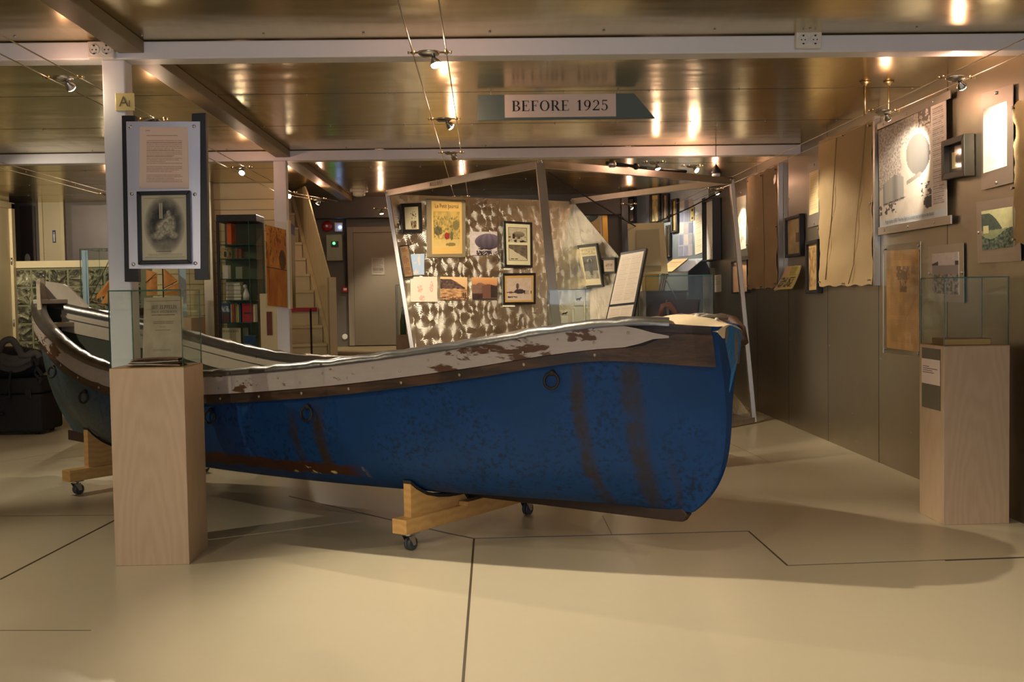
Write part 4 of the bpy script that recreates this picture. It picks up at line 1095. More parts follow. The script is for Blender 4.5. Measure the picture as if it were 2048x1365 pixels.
m.build('bolts', 'zinc', t)
# WELLMAN stamped on the front bar
d = (FT['ap'] - FT['tl']).normalized(); a = at(859, 375, 12.2); fr_ = (a - FT['tl']).dot(d) ; o0 = FT['tl'] + d * fr_
nb = d.cross(Vector((0, 0, 1))).normalized(); m = MB(); text(m, 'WELLMAN', o0 + nb * .027 - Vector((0, 0, .022)), d, (0, 0, 1), .045, .30, lift=.001); m.build('bar_lettering', 'ink', t)

# --- pictures on the wide panel
def pq(pl, *pts): return [pl.hit(*p) for p in pts]
def airship(u, v, o, cx, cy, rx, ry, sky, hull, ground=None, gl=.85, seed=1):
    n = nz(u, v, 7, seed); c = tuple(k * (.86 + .2 * n) for k in sky)
    d = ell(u, v, cx, cy, rx, ry)
    if d < 1:
        sh = .65 + .5 * cl(1 - (v - cy + ry) / (2 * ry)) ; st = .93 + .07 * sin((u - cx) / max(.05, sqrt(1 - min(.98, ((v - cy) / ry) ** 2))) * 26)
        c = tuple(k * sh * st for k in hull)
    if ground and v > gl - .06 * nz(u, 0, 9, seed + 3): c = tuple(k * (.6 + .6 * nz(u, v, 16, seed + 4)) for k in ground)
    return c
im = Img(40, 58, (214, 202, 164))
def balloon_strip(u, v, o):
    if .46 < u < .86 and .20 < v < .96:
        n = nz(u, v, 9, 4); r = sqrt(ell(u, v, .66, .36, .16, .17)); c = o
        if n > .56 and r < 1.3 and v < .52: c = (70, 56, 40)
        if v > .62: c = lerp3((188, 170, 130), (92, 66, 44), cl((n - .38) * 5))
        return c
im.fn(balloon_strip)
framed('framed_picture', 'small black framed print of a narrow drawing at the upper left of the swirled panel', 'picture', pq(P_L, (799, 409), (840, 407), (842, 467), (802, 468)), P_L.n, .045, .03, im, gap=.012)
im = Img(80, 132, (222, 178, 98))
def journal(u, v, o):
    if v < .16: return None
    if .05 < u < .93 and .19 < v < .88:
        n = nz(u, v, 5, 2.); n2 = nz(u, v, 14, 9.); c = lerp3((206, 168, 88), (150, 134, 72), cl((n - .35) * 2.2) * cl(1.4 - v))
        if v > .55: c = lerp3(c, (216, 184, 112), cl((v - .55) * 3))
        if .28 < v < .72: c = lerp3(c, (84, 78, 48), .7 * cl((nz(u, v, 20, 17) - .46) * 4))
        if ell(u, v, .5, .66, .09, .065) < .7 + .6 * n2: c = lerp3((178, 60, 36), (110, 34, 24), n2)
        if ell(u, v, .65, .66, .055, .10) < .6 + .5 * n2: c = (104, 98, 60)
        if ell(u, v, .20, .56, .15, .09) < .5 + .8 * n2: c = lerp3((130, 120, 74), (66, 62, 40), n2)
        if ell(u, v, .80, .45, .12, .10) < .5 + .7 * n2: c = (128, 112, 66)
        if ell(u, v, .62, .82, .25, .05) < n2: c = (140, 116, 66)
        return c
im.fn(journal)
q = pq(P_L, (852, 398), (930, 401), (930, 515), (854, 515))
t = thing('magazine_cover', 'yellowed illustrated front page titled Le Petit Journal on a grey mat', 'picture', quadmid(q))
m = MB(); m.hexa([p + P_L.n * .002 for p in q], [p + P_L.n * .014 for p in q]); m.build('mat_board', simple('grey_brown_mat', rgb(138, 122, 92), .6), t, bevel=.002)
aq = [p + P_L.n * .017 for p in pq(P_L, (862, 403), (922, 405), (923, 508), (863, 509))]
art_mesh('cover_print', aq, im, 'art', t, back=.002, nrm=P_L.n)
def on_quad(q, u, v): return q[0].lerp(q[1], u).lerp(q[3].lerp(q[2], u), v)
ux = aq[1] - aq[0]; uz = (aq[0] - aq[3]); uz = (uz - ux.normalized() * uz.dot(ux.normalized()))
font_text('cover_title', 'Le Petit Journal', on_quad(aq, .10, .125) + P_L.n * .001, ux, uz, .075, 'ink', t, width=ux.length * .78)
im = Img(56, 50, (206, 190, 180))
im.fn(lambda u, v, o: (lambda c: c if not (v > .80 and .24 < u < .80 and nz(u, v, 18, 3) > .40 or (v > .82 and u > .86 and nz(u, v, 25, 5) > .5)) else (62, 52, 60))(airship(u, v, o, .66, .42, .48, .34, (216, 200, 190), (112, 98, 110), None)))
im.fn(lambda u, v, o: (54, 46, 56) if .30 < u < .86 and .70 < v < .76 + .03 * sin(u * 20) and ell(u, v, .66, .42, .48, .36) < 1.25 else None)
sheet('photo_print', 'unframed photo of a huge dark airship over a crowd on the swirled panel', 'photo', pq(P_L, (939, 464), (994, 464), (994, 511), (940, 511)), P_L.n, im, gap=.004)
im = Img(60, 94, (226, 216, 172))
def twophotos(u, v, o):
    for (v0, v1, sd) in ((.09, .45, 1), (.51, .89, 2)):
        if .12 < u < .88 and v0 < v < v1:
            x, y = (u - .12) / .76, (v - v0) / (v1 - v0)
            if min(x, 1 - x) < .015 or min(y, 1 - y) < .02: return (60, 48, 34)
            n = nz(x, y, 6, sd * 5)
            if sd == 1:
                c = lerp3((214, 202, 170), (168, 154, 124), n)
                if ell(x, y, .55, .45, .32, .20) < 1: c = lerp3((150, 136, 110), (96, 84, 66), cl((y - .3) * 3))
                if y > .6 and n > .56 or (x < .34 and .42 < y < .74 and x > .22): c = (54, 44, 34)
                return c
            c = (206, 192, 158)
            if y < .12 + 1.0 * x * .75 + .1 * n and not (x > .55 and y > 1.2 - .3 * x): c = lerp3((150, 136, 112), (70, 58, 46), cl(n * .9 + .3 * abs(x - .5)))
            if abs(y - .9 + .0 * x) < .03 and x < .5 and n > .5: c = (70, 58, 44)
            return c
im.fn(twophotos)
framed('framed_picture', 'black frame with two airship photos, one above the other', 'picture', pq(P_L, (1005, 443), (1062, 446), (1063, 536), (1007, 535)), P_L.n, .03, .03, im)
im = Img(30, 84, (150, 112, 74)); im.lines(.12, .88, .05, .95, 26, (84, 56, 34), .5, 3, .7)
framed('framed_picture', 'narrow tilted brown text frame at the left edge of the swirled panel', 'picture', pq(P_L, (793, 494), (813, 491), (823, 556), (804, 558)), P_L.n, .014, .02, im, artmat='art', gap=.045)
im = Img(30, 46, (172, 192, 214)); im.fn(lambda u, v, o: lerp3(o, (226, 204, 180), .7) if nz(u, v, 4, 8) > .58 and u < .7 else None); im.lines(.1, .95, .84, .86, 1, (140, 160, 184), 0)
sheet('map_sheet', 'small pale blue map sheet at the left of the swirled panel', 'map', pq(P_L, (820, 509), (848, 508), (848, 550), (823, 551)), P_L.n, im, gap=.004)
im = Img(54, 52, (232, 216, 192)); im.fn(lambda u, v, o: lerp3(o, (234, 140, 120), .55) if (ell(u, v, .36, .5, .14, .2) < nz(u, v, 9, 2) or ell(u, v, .78, .42, .10, .3) < nz(u, v, 9, 5) or ell(u, v, .42, .86, .16, .16) < nz(u, v, 8, 7)) and nz(u, v, 20, 1) > .42 else None)
sheet('map_sheet', 'square white map sheet with pink patches at the lower left of the swirled panel', 'map', pq(P_L, (820, 554), (874, 554), (874, 604), (821, 604)), P_L.n, im, gap=.004)
im = Img(60, 52, (226, 176, 120))
def mountain(u, v, o):
    ridge = .08 + .52 * max(0, u - .38) ** 1.25 * 1.6 - .06 * nz(u, 0, 6, 3) + .05; n = nz(u, v, 10, 4)
    if v < ridge: return lerp3((236, 196, 140), (206, 150, 100), v)
    if v < .48 + .06 * n: return lerp3((120, 92, 78), (62, 46, 44), cl((n - .35) * 3.2))
    c = lerp3((214, 168, 116), (134, 92, 60), cl((nz(u * .6, v * 3, 6, 9) - .4) * 3))
    if .78 < u < .96 and .68 < v < .90 and sin(u * 150) > -.2: c = (34, 26, 26)
    if v > .86 and n > .5: c = (104, 70, 48)
    return c
im.fn(mountain)
sheet('photo_print', 'unframed brownish photo of a mountain camp with small figures on the swirled panel', 'photo', pq(P_L, (880, 554), (934, 555), (934, 600), (880, 600)), P_L.n, im, gap=.004)
im = Img(58, 50, (220, 168, 112))
def hangar(u, v, o):
    n = nz(u, v, 9, 6)
    c = lerp3((226, 170, 110), (196, 130, 84), cl(v * 2.4))
    if v > .30 + .08 * nz(u, 0, 5, 2) - .10 * exp(-((u - .32) / .16) ** 2): c = lerp3((150, 116, 96), (112, 82, 66), n)
    if .38 < u and v > .30 - .10 * exp(-((u - .66) / .22) ** 2) + .10 and v < .93:
        c = lerp3((132, 92, 74), (96, 64, 52), .5 + .5 * sin(u * 120)) if u < .74 else lerp3((74, 54, 46), (44, 34, 32), n)
    if v > .72 and u < .42 or v > .93: c = lerp3((84, 58, 46), (48, 34, 30), n)
    return c
im.fn(hangar)
sheet('photo_print', 'unframed brownish photo of a big round roofed hangar on the swirled panel', 'photo', pq(P_L, (943, 555), (994, 556), (994, 600), (944, 600)), P_L.n, im, gap=.004)
im = Img(60, 54, (200, 158, 92))
def icecamp(u, v, o):
    if not (.09 < u < .93 and .1 < v < .93): return None
    n = nz(u, v, 10, 2); c = lerp3((214, 192, 170), (188, 162, 140), n * cl(1.4 - v))
    if abs(u - .45) < .006 + .012 * (v > .3) and .12 < v < .62: c = (80, 64, 62)
    if ell(u, v, .45, .40, .055, .11) < 1: c = lerp3(c, (84, 66, 62), .8)
    if ell(u, v, .52, .60, .20, .10) < .5 + .7 * n: c = (64, 52, 54)
    if ell(u, v, .22, .63, .14, .03) < 1: c = (100, 72, 64)
    if .66 < u < .82 and .55 < v < .70 and sin(u * 110) > 0: c = (48, 40, 44)
    if .90 < u < .93 and .58 < v < .68: c = (70, 56, 50)
    if .12 < u < .46 and .78 < v < .84 and n > .47: c = (60, 52, 60)
    return c
im.fn(icecamp)
framed('framed_picture', 'black frame with a yellow mat and a photo of figures on the ice', 'picture', pq(P_L, (1003, 548), (1069, 547), (1069, 609), (1004, 610)), P_L.n, .028, .03, im)
for pts, l in (((( 1007, 537), (1022, 537), (1022, 540), (1007, 540))), 'tiny white caption under the frame with two airship photos'), ((((1005, 611), (1030, 611), (1030, 614), (1005, 614))), 'tiny white caption under the frame with figures on the ice'):
    q = pq(P_L, *pts); m = MB(); m.hexa([p + P_L.n * .001 for p in q], [p + P_L.n * .003 for p in q]); tag(reorigin(m.build('caption_label', 'paper')), l, 'label')
# --- pictures on the triangle panel
im = Img(52, 88, (226, 214, 172))
def skier(u, v, o):
    if .10 < u < .90 and .05 < v < .20: return (190, 176, 128) if nz(u, v, 20, 1) > .45 else None
    if .12 < u < .90 and .24 < v < .84:
        n = nz(u, v, 8, 3); c = lerp3((84, 80, 66), (34, 32, 28), n)
        if v > .62: c = lerp3((190, 184, 156), (110, 104, 86), n)
        if ell(u, v, .48, .36, .14, .05) < 1: c = (150, 146, 124)
        if ell(u, v, .5, .52, .12, .24) < .8: c = (32, 30, 28)
        if .44 < u < .58 and .7 < v < .82 and n > .45: c = (40, 36, 32)
        return c
im.fn(skier)
framed('framed_picture', 'tilted black frame with a dark photo of a standing man on the triangular panel', 'picture', pq(P_R, (1160, 490), (1201, 486), (1214, 573), (1174, 576)), P_R.n, .035, .03, im, gap=.035)
im = Img(28, 28, (226, 208, 180)); im.fn(lambda u, v, o: (140, 60, 54) if (ell(u, v, .32, .45, .16, .14) < 1 or ell(u, v, .70, .45, .14, .14) < 1) and nz(u, v, 12, 2) > .42 else ((120, 110, 90) if abs(u - .5) < .05 and .3 < v < .56 else None)); im.lines(.2, .8, .68, .80, 2, (120, 100, 70), 0)
framed('framed_picture', 'small square black frame with a red emblem on the triangular panel', 'picture', pq(P_R, (1206, 516), (1234, 515), (1234, 547), (1208, 548)), P_R.n, .03, .025, im)

# --- paper sheet held by cords inside the frame, the reading board, glass cases behind the boat
HY = 11.6
q = [at(1255, 448, HY), at(1328, 445, HY), at(1336, 547, HY - .1), at(1259, 551, HY - .1)]
t = thing('hanging_sheet', 'pale square paper sheet held by dark cords inside the slanting frame', 'paper sheet', quadmid(q))
hn = Vector((0, -1, -.1)).normalized()
m = MB(); n_ = 10; rows = [[q[0].lerp(q[1], i / n_).lerp(q[3].lerp(q[2], i / n_), j / n_) + hn * .02 * sin(i / n_ * pi) * sin(j / n_ * pi) for i in range(n_ + 1)] for j in range(n_ + 1)]
m.grid(rows, 0, True, True); m.grid([[p - hn * .004 for p in r] for r in rows], 0, True); m.build('sheet', 'cloudsheet', t)
a = [at(1272, 461, HY - .03), at(1318, 458, HY - .03), at(1322, 531, HY - .13), at(1273, 533, HY - .13)]
m = MB(); m.hexa([p for p in a], [p + hn * .004 for p in a]); m.build('faded_print', 'cloudprint', t)
for A, B in ((FT['ap'] + Vector((.08, 0, -.08)), q[0] + Vector((.09, 0, -.03))), (FT['ri'] + Vector((-.12, 0, -.12)), q[1] + Vector((-.08, 0, .0))), (q[2] + Vector((-.06, 0, 0)), at(1400, 680, 11.4))):
    m = MB(); m.tube([A, A.lerp(B, .5) - Vector((0, 0, .012)), B], .007, 6); m.tube([A.lerp(B, .78), A.lerp(B, .84)], .016, 8); m.build('cord', 'darkcable', t)
m = MB(); 
for p in (q[3] + Vector((.06, 0, 0)),): m.tube([p, at(1180, 700, 11.2)], .007, 6)
m.build('cord', 'darkcable', t)

RY = 8.7
q = [at(1241, 506, RY + .1), at(1293, 497, RY), at(1266, 640, RY - .05), at(1210, 645, RY + .05)]
t = thing('reading_board', 'slanting black edged board with two white text pages standing behind the boat', 'text board', (q[3].x / 2 + q[2].x / 2, RY, 0))
nrm = (q[1] - q[0]).cross(q[0] - q[3]).normalized(); nrm = nrm if nrm.y < 0 else -nrm
low = [q[0].lerp(q[3], 1.35), q[1].lerp(q[2], 1.35)]
full = [q[0], q[1], low[1], low[0]]
full = [p + Vector((0, 0, .003)) for p in full]
m = MB(); m.hexa([p - nrm * .045 for p in full], full); m.build('board', 'black', t, bevel=.003)
def sub(q, u0, v0, u1, v1): return [on_quad(q, u0, v0), on_quad(q, u1, v0), on_quad(q, u1, v1), on_quad(q, u0, v1)]
for (v0, v1, sd) in ((.03, .56, 1), (.585, .97, 2)):
    im = Img(36, 64 if sd == 1 else 46, (232, 214, 188)); c = (196, 170, 138)
    im.lines(.08, .46, .06, .95, 24, c, .3, sd, .35); im.lines(.54, .94, .06, .95, 24, c, .3, sd + 4, .35)
    art_mesh('text_page', [p + nrm * .003 for p in sub(full, .05, v0, .93, v1)], im, 'art', t, back=.002, nrm=nrm)
ft_ = (low[0] + low[1]) / 2
m = MB(); m.tube([Vector((ft_.x, ft_.y + .03, ft_.z + .1)), Vector((ft_.x - .05, ft_.y + .1, .02))], .02, 10); m.build('stand_post', 'black', t)
m = MB(); m.box((ft_.x - .25, ft_.y - .08, 0), (ft_.x + .15, ft_.y + .28, .02)); m.build('stand_foot', 'black', t, bevel=.004)

def case_at(pxl, pxr, pyt, Y, depth, zb, label, nm='glass_showcase'):
    a, b = at(pxl, pyt, Y), at(pxr, pyt, Y)
    t = thing(nm, label, 'showcase', ((a.x + b.x) / 2, Y + depth / 2, 0))
    m = MB(); m.box((a.x, Y, 0), (b.x, Y + depth, zb)); m.build('plinth', 'birch', t, bevel=.003)
    glass_case(t, (a.x + .004, Y + .004, zb), (b.x - .004, Y + depth - .004, a.z)); return t, a, b
t, a, b = case_at(1098, 1180, 581, 9.0, .34, 1.10, 'small glass showcase with ivory blocks behind the boat, by the front frame leg')
def block(px0, px1, pyt, Y, zb, d, mat, label, name='ivory_block'):
    a, b = at(px0, pyt, Y), at(px1, pyt, Y); t = thing(name, label, 'block', ((a.x + b.x) / 2, Y + d / 2, zb))
    m = MB(); m.box((a.x, Y, zb), (b.x, Y + d, a.z)); m.build('block', mat, t, bevel=.003); return (a + b) / 2
def dog(p, L, label):
    t = thing('dog_figurine', label, 'figurine', p); m = MB(); s = L
    m.tube([p + Vector((-.42 * s, 0, .34 * s)), p + Vector((-.2 * s, 0, .40 * s)), p + Vector((.15 * s, 0, .42 * s)), p + Vector((.34 * s, 0, .50 * s)), p + Vector((.46 * s, 0, .62 * s)), p + Vector((.60 * s, 0, .58 * s))], [.05 * s, .12 * s, .13 * s, .11 * s, .09 * s, .04 * s], 8)
    for x in (-.3, -.18, .2, .3): m.tube([p + Vector((x * s, .05 * s * (1 if x in (-.3, .2) else -1), .36 * s)), p + Vector(((x - .03) * s, .05 * s * (1 if x in (-.3, .2) else -1), .003))], [.045 * s, .03 * s], 6)
    m.tube([p + Vector((-.40 * s, 0, .38 * s)), p + Vector((-.56 * s, 0, .62 * s))], [.03 * s, .015 * s], 6); m.ball(p + Vector((.42 * s, 0, .70 * s)), .05 * s, 6)
    m.build('body', 'iron', t)
p = block(1149, 1167, 603, 9.12, 1.1005, .1, 'ivorybook', 'tall ivory block in the small showcase behind the boat'); dog(Vector((p.x, 9.17, p.z + .0005)), .048, 'tiny dark dog figurine on the tall ivory block')
p = block(1123, 1137, 632, 9.10, 1.1005, .1, 'ivorybook', 'low ivory block in the small showcase behind the boat'); dog(Vector((p.x, 9.15, p.z + .0005)), .048, 'tiny dark dog figurine on the low ivory block')
p = block(1144, 1148.5, 616, 9.14, 1.1005, .08, 'ivorybook', 'thin upright ivory card beside the tall block in the small showcase', 'ivory_card')

t, a, b = case_at(1290, 1427, 553, 9.72, .44, 1.12, 'wide glass showcase with dark wooden pieces behind the blunt right boat end')
t = thing('wooden_bin', 'dark brown wooden bin standing in the wide showcase behind the boat', 'bin', (at(1365, 640, 9.86).x, 9.95, 1.1205))
a, b = at(1336, 600, 9.86), at(1400, 600, 9.86); m = MB(); z0 = 1.1205; zt = a.z
for (xa, xb) in ((a.x, a.x + .012), (b.x - .012, b.x)): m.hexa([(xa + (.03 if xa == a.x else -.03), 9.86, z0), (xb + (.03 if xa == a.x else -.03), 9.86, z0), (xb + (.03 if xa == a.x else -.03), 10.0, z0), (xa + (.03 if xa == a.x else -.03), 10.0, z0)], [(xa, 9.86, zt), (xb, 9.86, zt), (xb, 10.0, zt), (xa, 10.0, zt)])
for y in (9.86, 9.99): m.hexa([(a.x + .03, y, z0), (b.x - .03, y, z0), (b.x - .03, y + .012, z0), (a.x + .03, y + .012, z0)], [(a.x, y, zt), (b.x, y, zt), (b.x, y + .012, zt), (a.x, y + .012, zt)])
m.box((a.x + .03, 9.86, z0), (b.x - .03, 10.0, z0 + .012)); m.build('bin_body', 'darkbrown', t)
m = MB(); m.box((a.x - .005, 9.852, zt - .02), (b.x + .005, 9.862, zt)); m.build('rim_strip', 'darkbrown', t)
t = thing('curved_timber', 'curved reddish timber rib leaning in the wide showcase behind the boat', 'timber', (at(1322, 640, 9.80).x, 9.80, 1.1205))
m = MB(); m.tube([at(1356, 648, 9.80) , at(1350, 622, 9.80), at(1338, 610, 9.80), at(1326, 612, 9.80), at(1318, 634, 9.80)], [.02, .028, .03, .028, .02], 8)
for i, pnt in enumerate(m.v): m.v[i].z = max(m.v[i].z, 1.121)
m.build('rib', 'redwood', t)
t, a, b = case_at(790, 826, 571, 14.4, .3, .98, 'slim glass showcase beside the left edge of the swirled panel')
c = at(806, 640, 14.55); t = thing('green_bottle', 'small greenish bottle in the slim showcase beside the swirled panel', 'bottle', (c.x, 14.55, .9805))
MB().lathe((c.x, 14.55, .9805), (0, 0, 1), [(0, .042), (.18, .042), (.25, .028), (.32, .016), (.36, .018)], 16).build('bottle_body', 'greenglass', t)
MB().lathe((c.x, 14.55, 1.34), (0, 0, 1), [(0, .014), (.03, .014)], 10).build('cork', 'plyedge', t)
# gold framed airship painting on the back wall
im = Img(60, 84, (226, 178, 96))
def painting(u, v, o):
    n = nz(u, v, 5, 3); c = lerp3((232, 214, 160), (222, 166, 84), cl(v * 1.2 + .3 * n - .2))
    if v < .10: c = (236, 226, 196)
    x, y = u - .48, v - .27 + .22 * (u - .5); d = (x / .46) ** 2 + (y / .10) ** 2
    if d < 1: c = lerp3((118, 150, 128), (62, 84, 76), cl(.5 + y * 5))
    if v > .62 + .08 * n - .10 * (u - .5): c = lerp3((196, 96, 52), (120, 60, 36), nz(u, v, 12, 8))
    if v > .9: c = lerp3(c, (196, 140, 70), .6)
    return c
im.fn(painting)
framed('gold_framed_painting', 'painting of a green airship over red ground in a gold frame on the back wall', 'painting', [at(1138, 408, 16.99), at(1213, 405, 16.99), at(1217, 505, 16.99), at(1141, 507, 16.99)], NY, .085, .05, im, 'goldplate', .035, 'paper')

# ================================================================== THINGS ON THE STEEL WALL
NX = Vector((-1, 0, 0))
def wq(pts, off=0.): return [wr(px, py, WX - off) for px, py in pts]
def levelq(pts):
    # a hanging rectangle: read its ends and heights off the wall
    a = [wr(*p) for p in pts]; y0 = (a[0].y + a[3].y) / 2; y1 = (a[1].y + a[2].y) / 2; zt = (a[0].z + a[1].z) / 2; zb = (a[2].z + a[3].z) / 2
    return [Vector((WX, y0, zt)), Vector((WX, y1, zt)), Vector((WX, y1, zb)), Vector((WX, y0, zb))]
def canvas_sheet(label, pts, mat, off, board=True, edge_px=None, seams=(), seed=1, name='canvas_sheet'):
    q = wq(pts); t = thing(name, label, 'canvas sheet', quadmid(q))
    r = random.Random(seed); n, h = 26, 40; rows = []
    for j in range(h + 1):
        v = j / h; row = []
        for i in range(n + 1):
            u = i / n; p = q[0].lerp(q[1], u).lerp(q[3].lerp(q[2], u), v)
            e = 1. if i == 0 or i == n else 0.
            p = p + Vector((0, (.010 * sin(v * 31 + seed) + .006 * sin(v * 71)) * e, (.008 * sin(u * 25 + seed) if j in (0, h) else 0.)))
            d = off + .012 * (nz(u, v, 5, seed) - .5) * 2 + .006 * sin(v * 22 + u * 3)
            row.append(p + NX * d)
        rows.append(row)
    m = MB(); m.grid(rows, 0, True, True); m.grid([[p - NX * .004 for p in r_] for r_ in rows], 0, True, False)
    for side in ([r_[0] for r_ in rows], [r_[-1] for r_ in rows], rows[0], rows[-1]):
        for p0, p1 in zip(side, side[1:]): m.face([p0, p1, p1 - NX * .004, p0 - NX * .004])
    m.build('cloth', mat, t)
    for pts_ in seams:
        m = MB(); m.tube([wr(px, py, WX - off - .014) for px, py in pts_], .0045, 5); m.build('seam_cord', simple('seam_tape', rgb(150, 122, 84), .8), t)
    qq = [q[0].lerp(q[2], .03), q[1].lerp(q[3], .03), q[2].lerp(q[0], .03), q[3].lerp(q[1], .03), q[3].lerp(q[2], .5) + Vector((0, 0, .02)), q[0].lerp(q[1], .5) - Vector((0, 0, .04)), q[0].lerp(q[3], .6), q[1].lerp(q[2], .5)]
    for p in qq: MB().lathe(p, NX, [(.002, .006), (off + .018, .006), (off + .019, .012), (off + .024, .009)], 8).build('screw', 'zinc', t)
    if edge_px:
        e = wq(edge_px); m = MB(); y0, y1 = e[0].y, e[1].y; zt, zb = e[0].z, e[3].z
        m.box((WX - off + .012, min(y0, q[0].y), zb), (WX - .002, max(y0, q[0].y), zt)); m.build('metal_board', 'aluwarm', t)
        m = MB(); m.box((WX - off - .004, min(y0, y1), zb - .01), (WX - .002, max(y0, y1), zt + .01)); m.build('metal_edge', 'alu', t)
    return t
canvas_sheet('large canvas cloth with two stitched lines, left of the airship poster', [(1647, 282), (1755, 240), (1754, 570), (1648, 573)], 'canvas', .045, True, [(1757, 236), (1761, 234), (1761, 567), (1757, 569)],
             [[(1673, 275), (1668, 360), (1663, 440), (1656, 500), (1651, 560)], [(1732, 250), (1722, 360), (1712, 450), (1707, 530), (1697, 568)]], 3)
canvas_sheet('darker crumpled canvas cloth with one stitched line, nearest the slanting frame leg', [(1502, 357), (1562, 331), (1561, 575), (1503, 579)], 'canvas2', .045, True, [(1563, 328), (1566, 327), (1566, 574), (1563, 575)],
             [[(1525, 349), (1527, 430), (1529, 520), (1528, 577)]], 9)
canvas_sheet('canvas cloth at the picture edge beside the white sheet, only its ragged border showing', [(2041, 208), (2130, 168), (2130, 488), (2042, 488)], 'canvas', .04, False, None, (), 5)

# airship poster between two metal strips
t = thing('airship_poster', 'big airship poster held between two metal strips on the steel wall', 'poster', quadmid(wq([(1766, 300), (1903, 200), (1906, 434), (1769, 458)])))
def strip(pts, off, th, nm, mat):
    q = wq(pts); m = MB(); m.hexa([p + NX * off for p in q], [p + NX * (off + th) for p in q]); m.build(nm, mat, t, bevel=.002); return q
sa = strip([(1764, 248), (1911, 180), (1911, 197), (1764, 260)], .03, .012, 'top_strip', 'aluwarm')
sb = strip([(1766, 455), (1913, 430), (1913, 448), (1766, 471)], .03, .012, 'bottom_strip', 'aluwarm')
for q in (sa, sb):
    for u in (.1, .45, .8): MB().lathe(q[0].lerp(q[1], u).lerp(q[3].lerp(q[2], u), .5), NX, [(.002, .006), (.042, .006), (.043, .011), (.049, .007)], 8).build('screw', 'zinc', t)
im = Img(90, 140, (226, 216, 206))
def poster(u, v, o):
    n = nz(u, v, 9, 3); n2 = nz(u, v, 22, 6)
    if v > .925: return (206, 210, 216)
    if u > .80 and v > .0: return (214, 202, 196)
    c = lerp3((236, 226, 210), (206, 194, 184), n)
    slope = .46 - .42 * u
    n4 = nz(u, v, 46, 11, 2)
    if v < .62 and (u < .30 + .12 * n or v < .2 + .1 * n): c = lerp3(c, (112, 98, 108), cl((n4 - .38) * 3) * .5)
    if u > .62 and v < .14 and n2 > .46: c = (118, 108, 104)
    if ell(u - .1 * (v - .45), v, .62, .38, .17, .19) < 1: c = lerp3((150, 146, 140), (84, 82, 82), cl((u - .50) * 3.6))
    if .07 < u < .40 and v > .50 + .35 * abs(u - .26) and v < .78 - .04 * (u - .2) * 2: c = lerp3((176, 172, 166), (140, 138, 134), cl(sin(u * 30)))
    if abs(v - .78 + .08 * u) < .006 and .07 < u < .42: c = (90, 82, 76)
    if .44 < u < .66 and .585 < v + .25 * (u - .5) < .625: c = (156, 148, 138)
    if u < .28 and .78 < v < .88 and n2 > .57 or (u > .66 and .66 < v < .78 and n2 > .52): c = (84, 78, 74)
    if ell(u, v, .76, .84, .075, .055) < .5 + n2: c = (62, 60, 58)
    return c
im.fn(poster); im.lines(.825, .97, .03, .885, 46, (140, 128, 128), .2, 3, .75)
pq_ = wq([(1766, 262), (1903, 199), (1905, 432), (1769, 456)], 0)
pq_ = [p + NX * .04 for p in pq_]
art_mesh('poster_print', pq_, im, 'art', t, back=.002, nrm=NX)
ux = pq_[2] - pq_[3]; ux = (pq_[1] - pq_[0]).lerp(ux, .95); uz = Vector((0, 0, 1))
font_text('poster_caption', 'Virgo harbor 1907: The first flight in a motorised airship in the Arctic', on_quad(pq_, .10, .968) + NX * .002, ux, uz, .04, 'inkgrey', t, width=ux.length * .74)
# small thick frame
im = Img(34, 40, (66, 60, 46))
def shell(u, v, o):
    if .16 < u < .88 and .26 < v < .86:
        c = (206, 190, 142)
        if ell(u, v, .54, .52, .20, .19) < 1 or (abs(u - .54) < .2 - .8 * max(0, v - .55) and .5 < v < .78): c = lerp3((60, 58, 54), (112, 104, 92), nz(u, v, 10, 2))
        return c
im.fn(shell)
framed('box_frame', 'small deep dark frame with a balloon picture, right of the airship poster', 'picture', wq([(1903, 283), (1950, 267), (1951, 352), (1904, 361)]), NX, .045, .075, im, simple('dark_olive_frame', rgb(52, 46, 36), .45))
# white sheet on clear plate at the right
im = Img(30, 60, (244, 238, 224)); im.lines(.12, .88, .06, .9, 30, (214, 204, 186), .4, 4, .5)
mounted('text_plate', 'big brightly lit white sheet on a clear plate near the right picture edge', 'paper', wq([(1967, 188), (2031, 168), (2031, 365), (1967, 381)]), NX, wq([(1972, 219), (2019, 202), (2019, 332), (1972, 347)]), im)
im = Img(56, 62, (150, 160, 120))
def landscape(u, v, o):
    n = nz(u, v, 8, 4); hill = .08 + 1.5 * max(0, u - .22) ** 1.6
    c = lerp3((222, 214, 160), (190, 190, 140), n)
    if v > hill and u < .66: c = lerp3((56, 72, 70), (96, 110, 88), n)
    if v > .48 + .06 * n: c = lerp3((170, 174, 124), (128, 140, 108), n)
    if v > .62 + .12 * sin(u * 5): c = lerp3((120, 132, 108), (44, 60, 58), cl((nz(u, v, 14, 7) - .35) * 3))
    if .06 < u < .24 and .38 < v < .58: c = (222, 212, 160)
    return c
im.fn(landscape)
mounted('landscape_photo', 'greenish photo of a rocky bay on a brown plate near the right picture edge', 'photo', wq([(1957, 405), (2046, 391), (2046, 522), (1960, 527)]), NX, wq([(1968, 423), (2031, 413), (2032, 494), (1970, 501)]), im, npins=3)
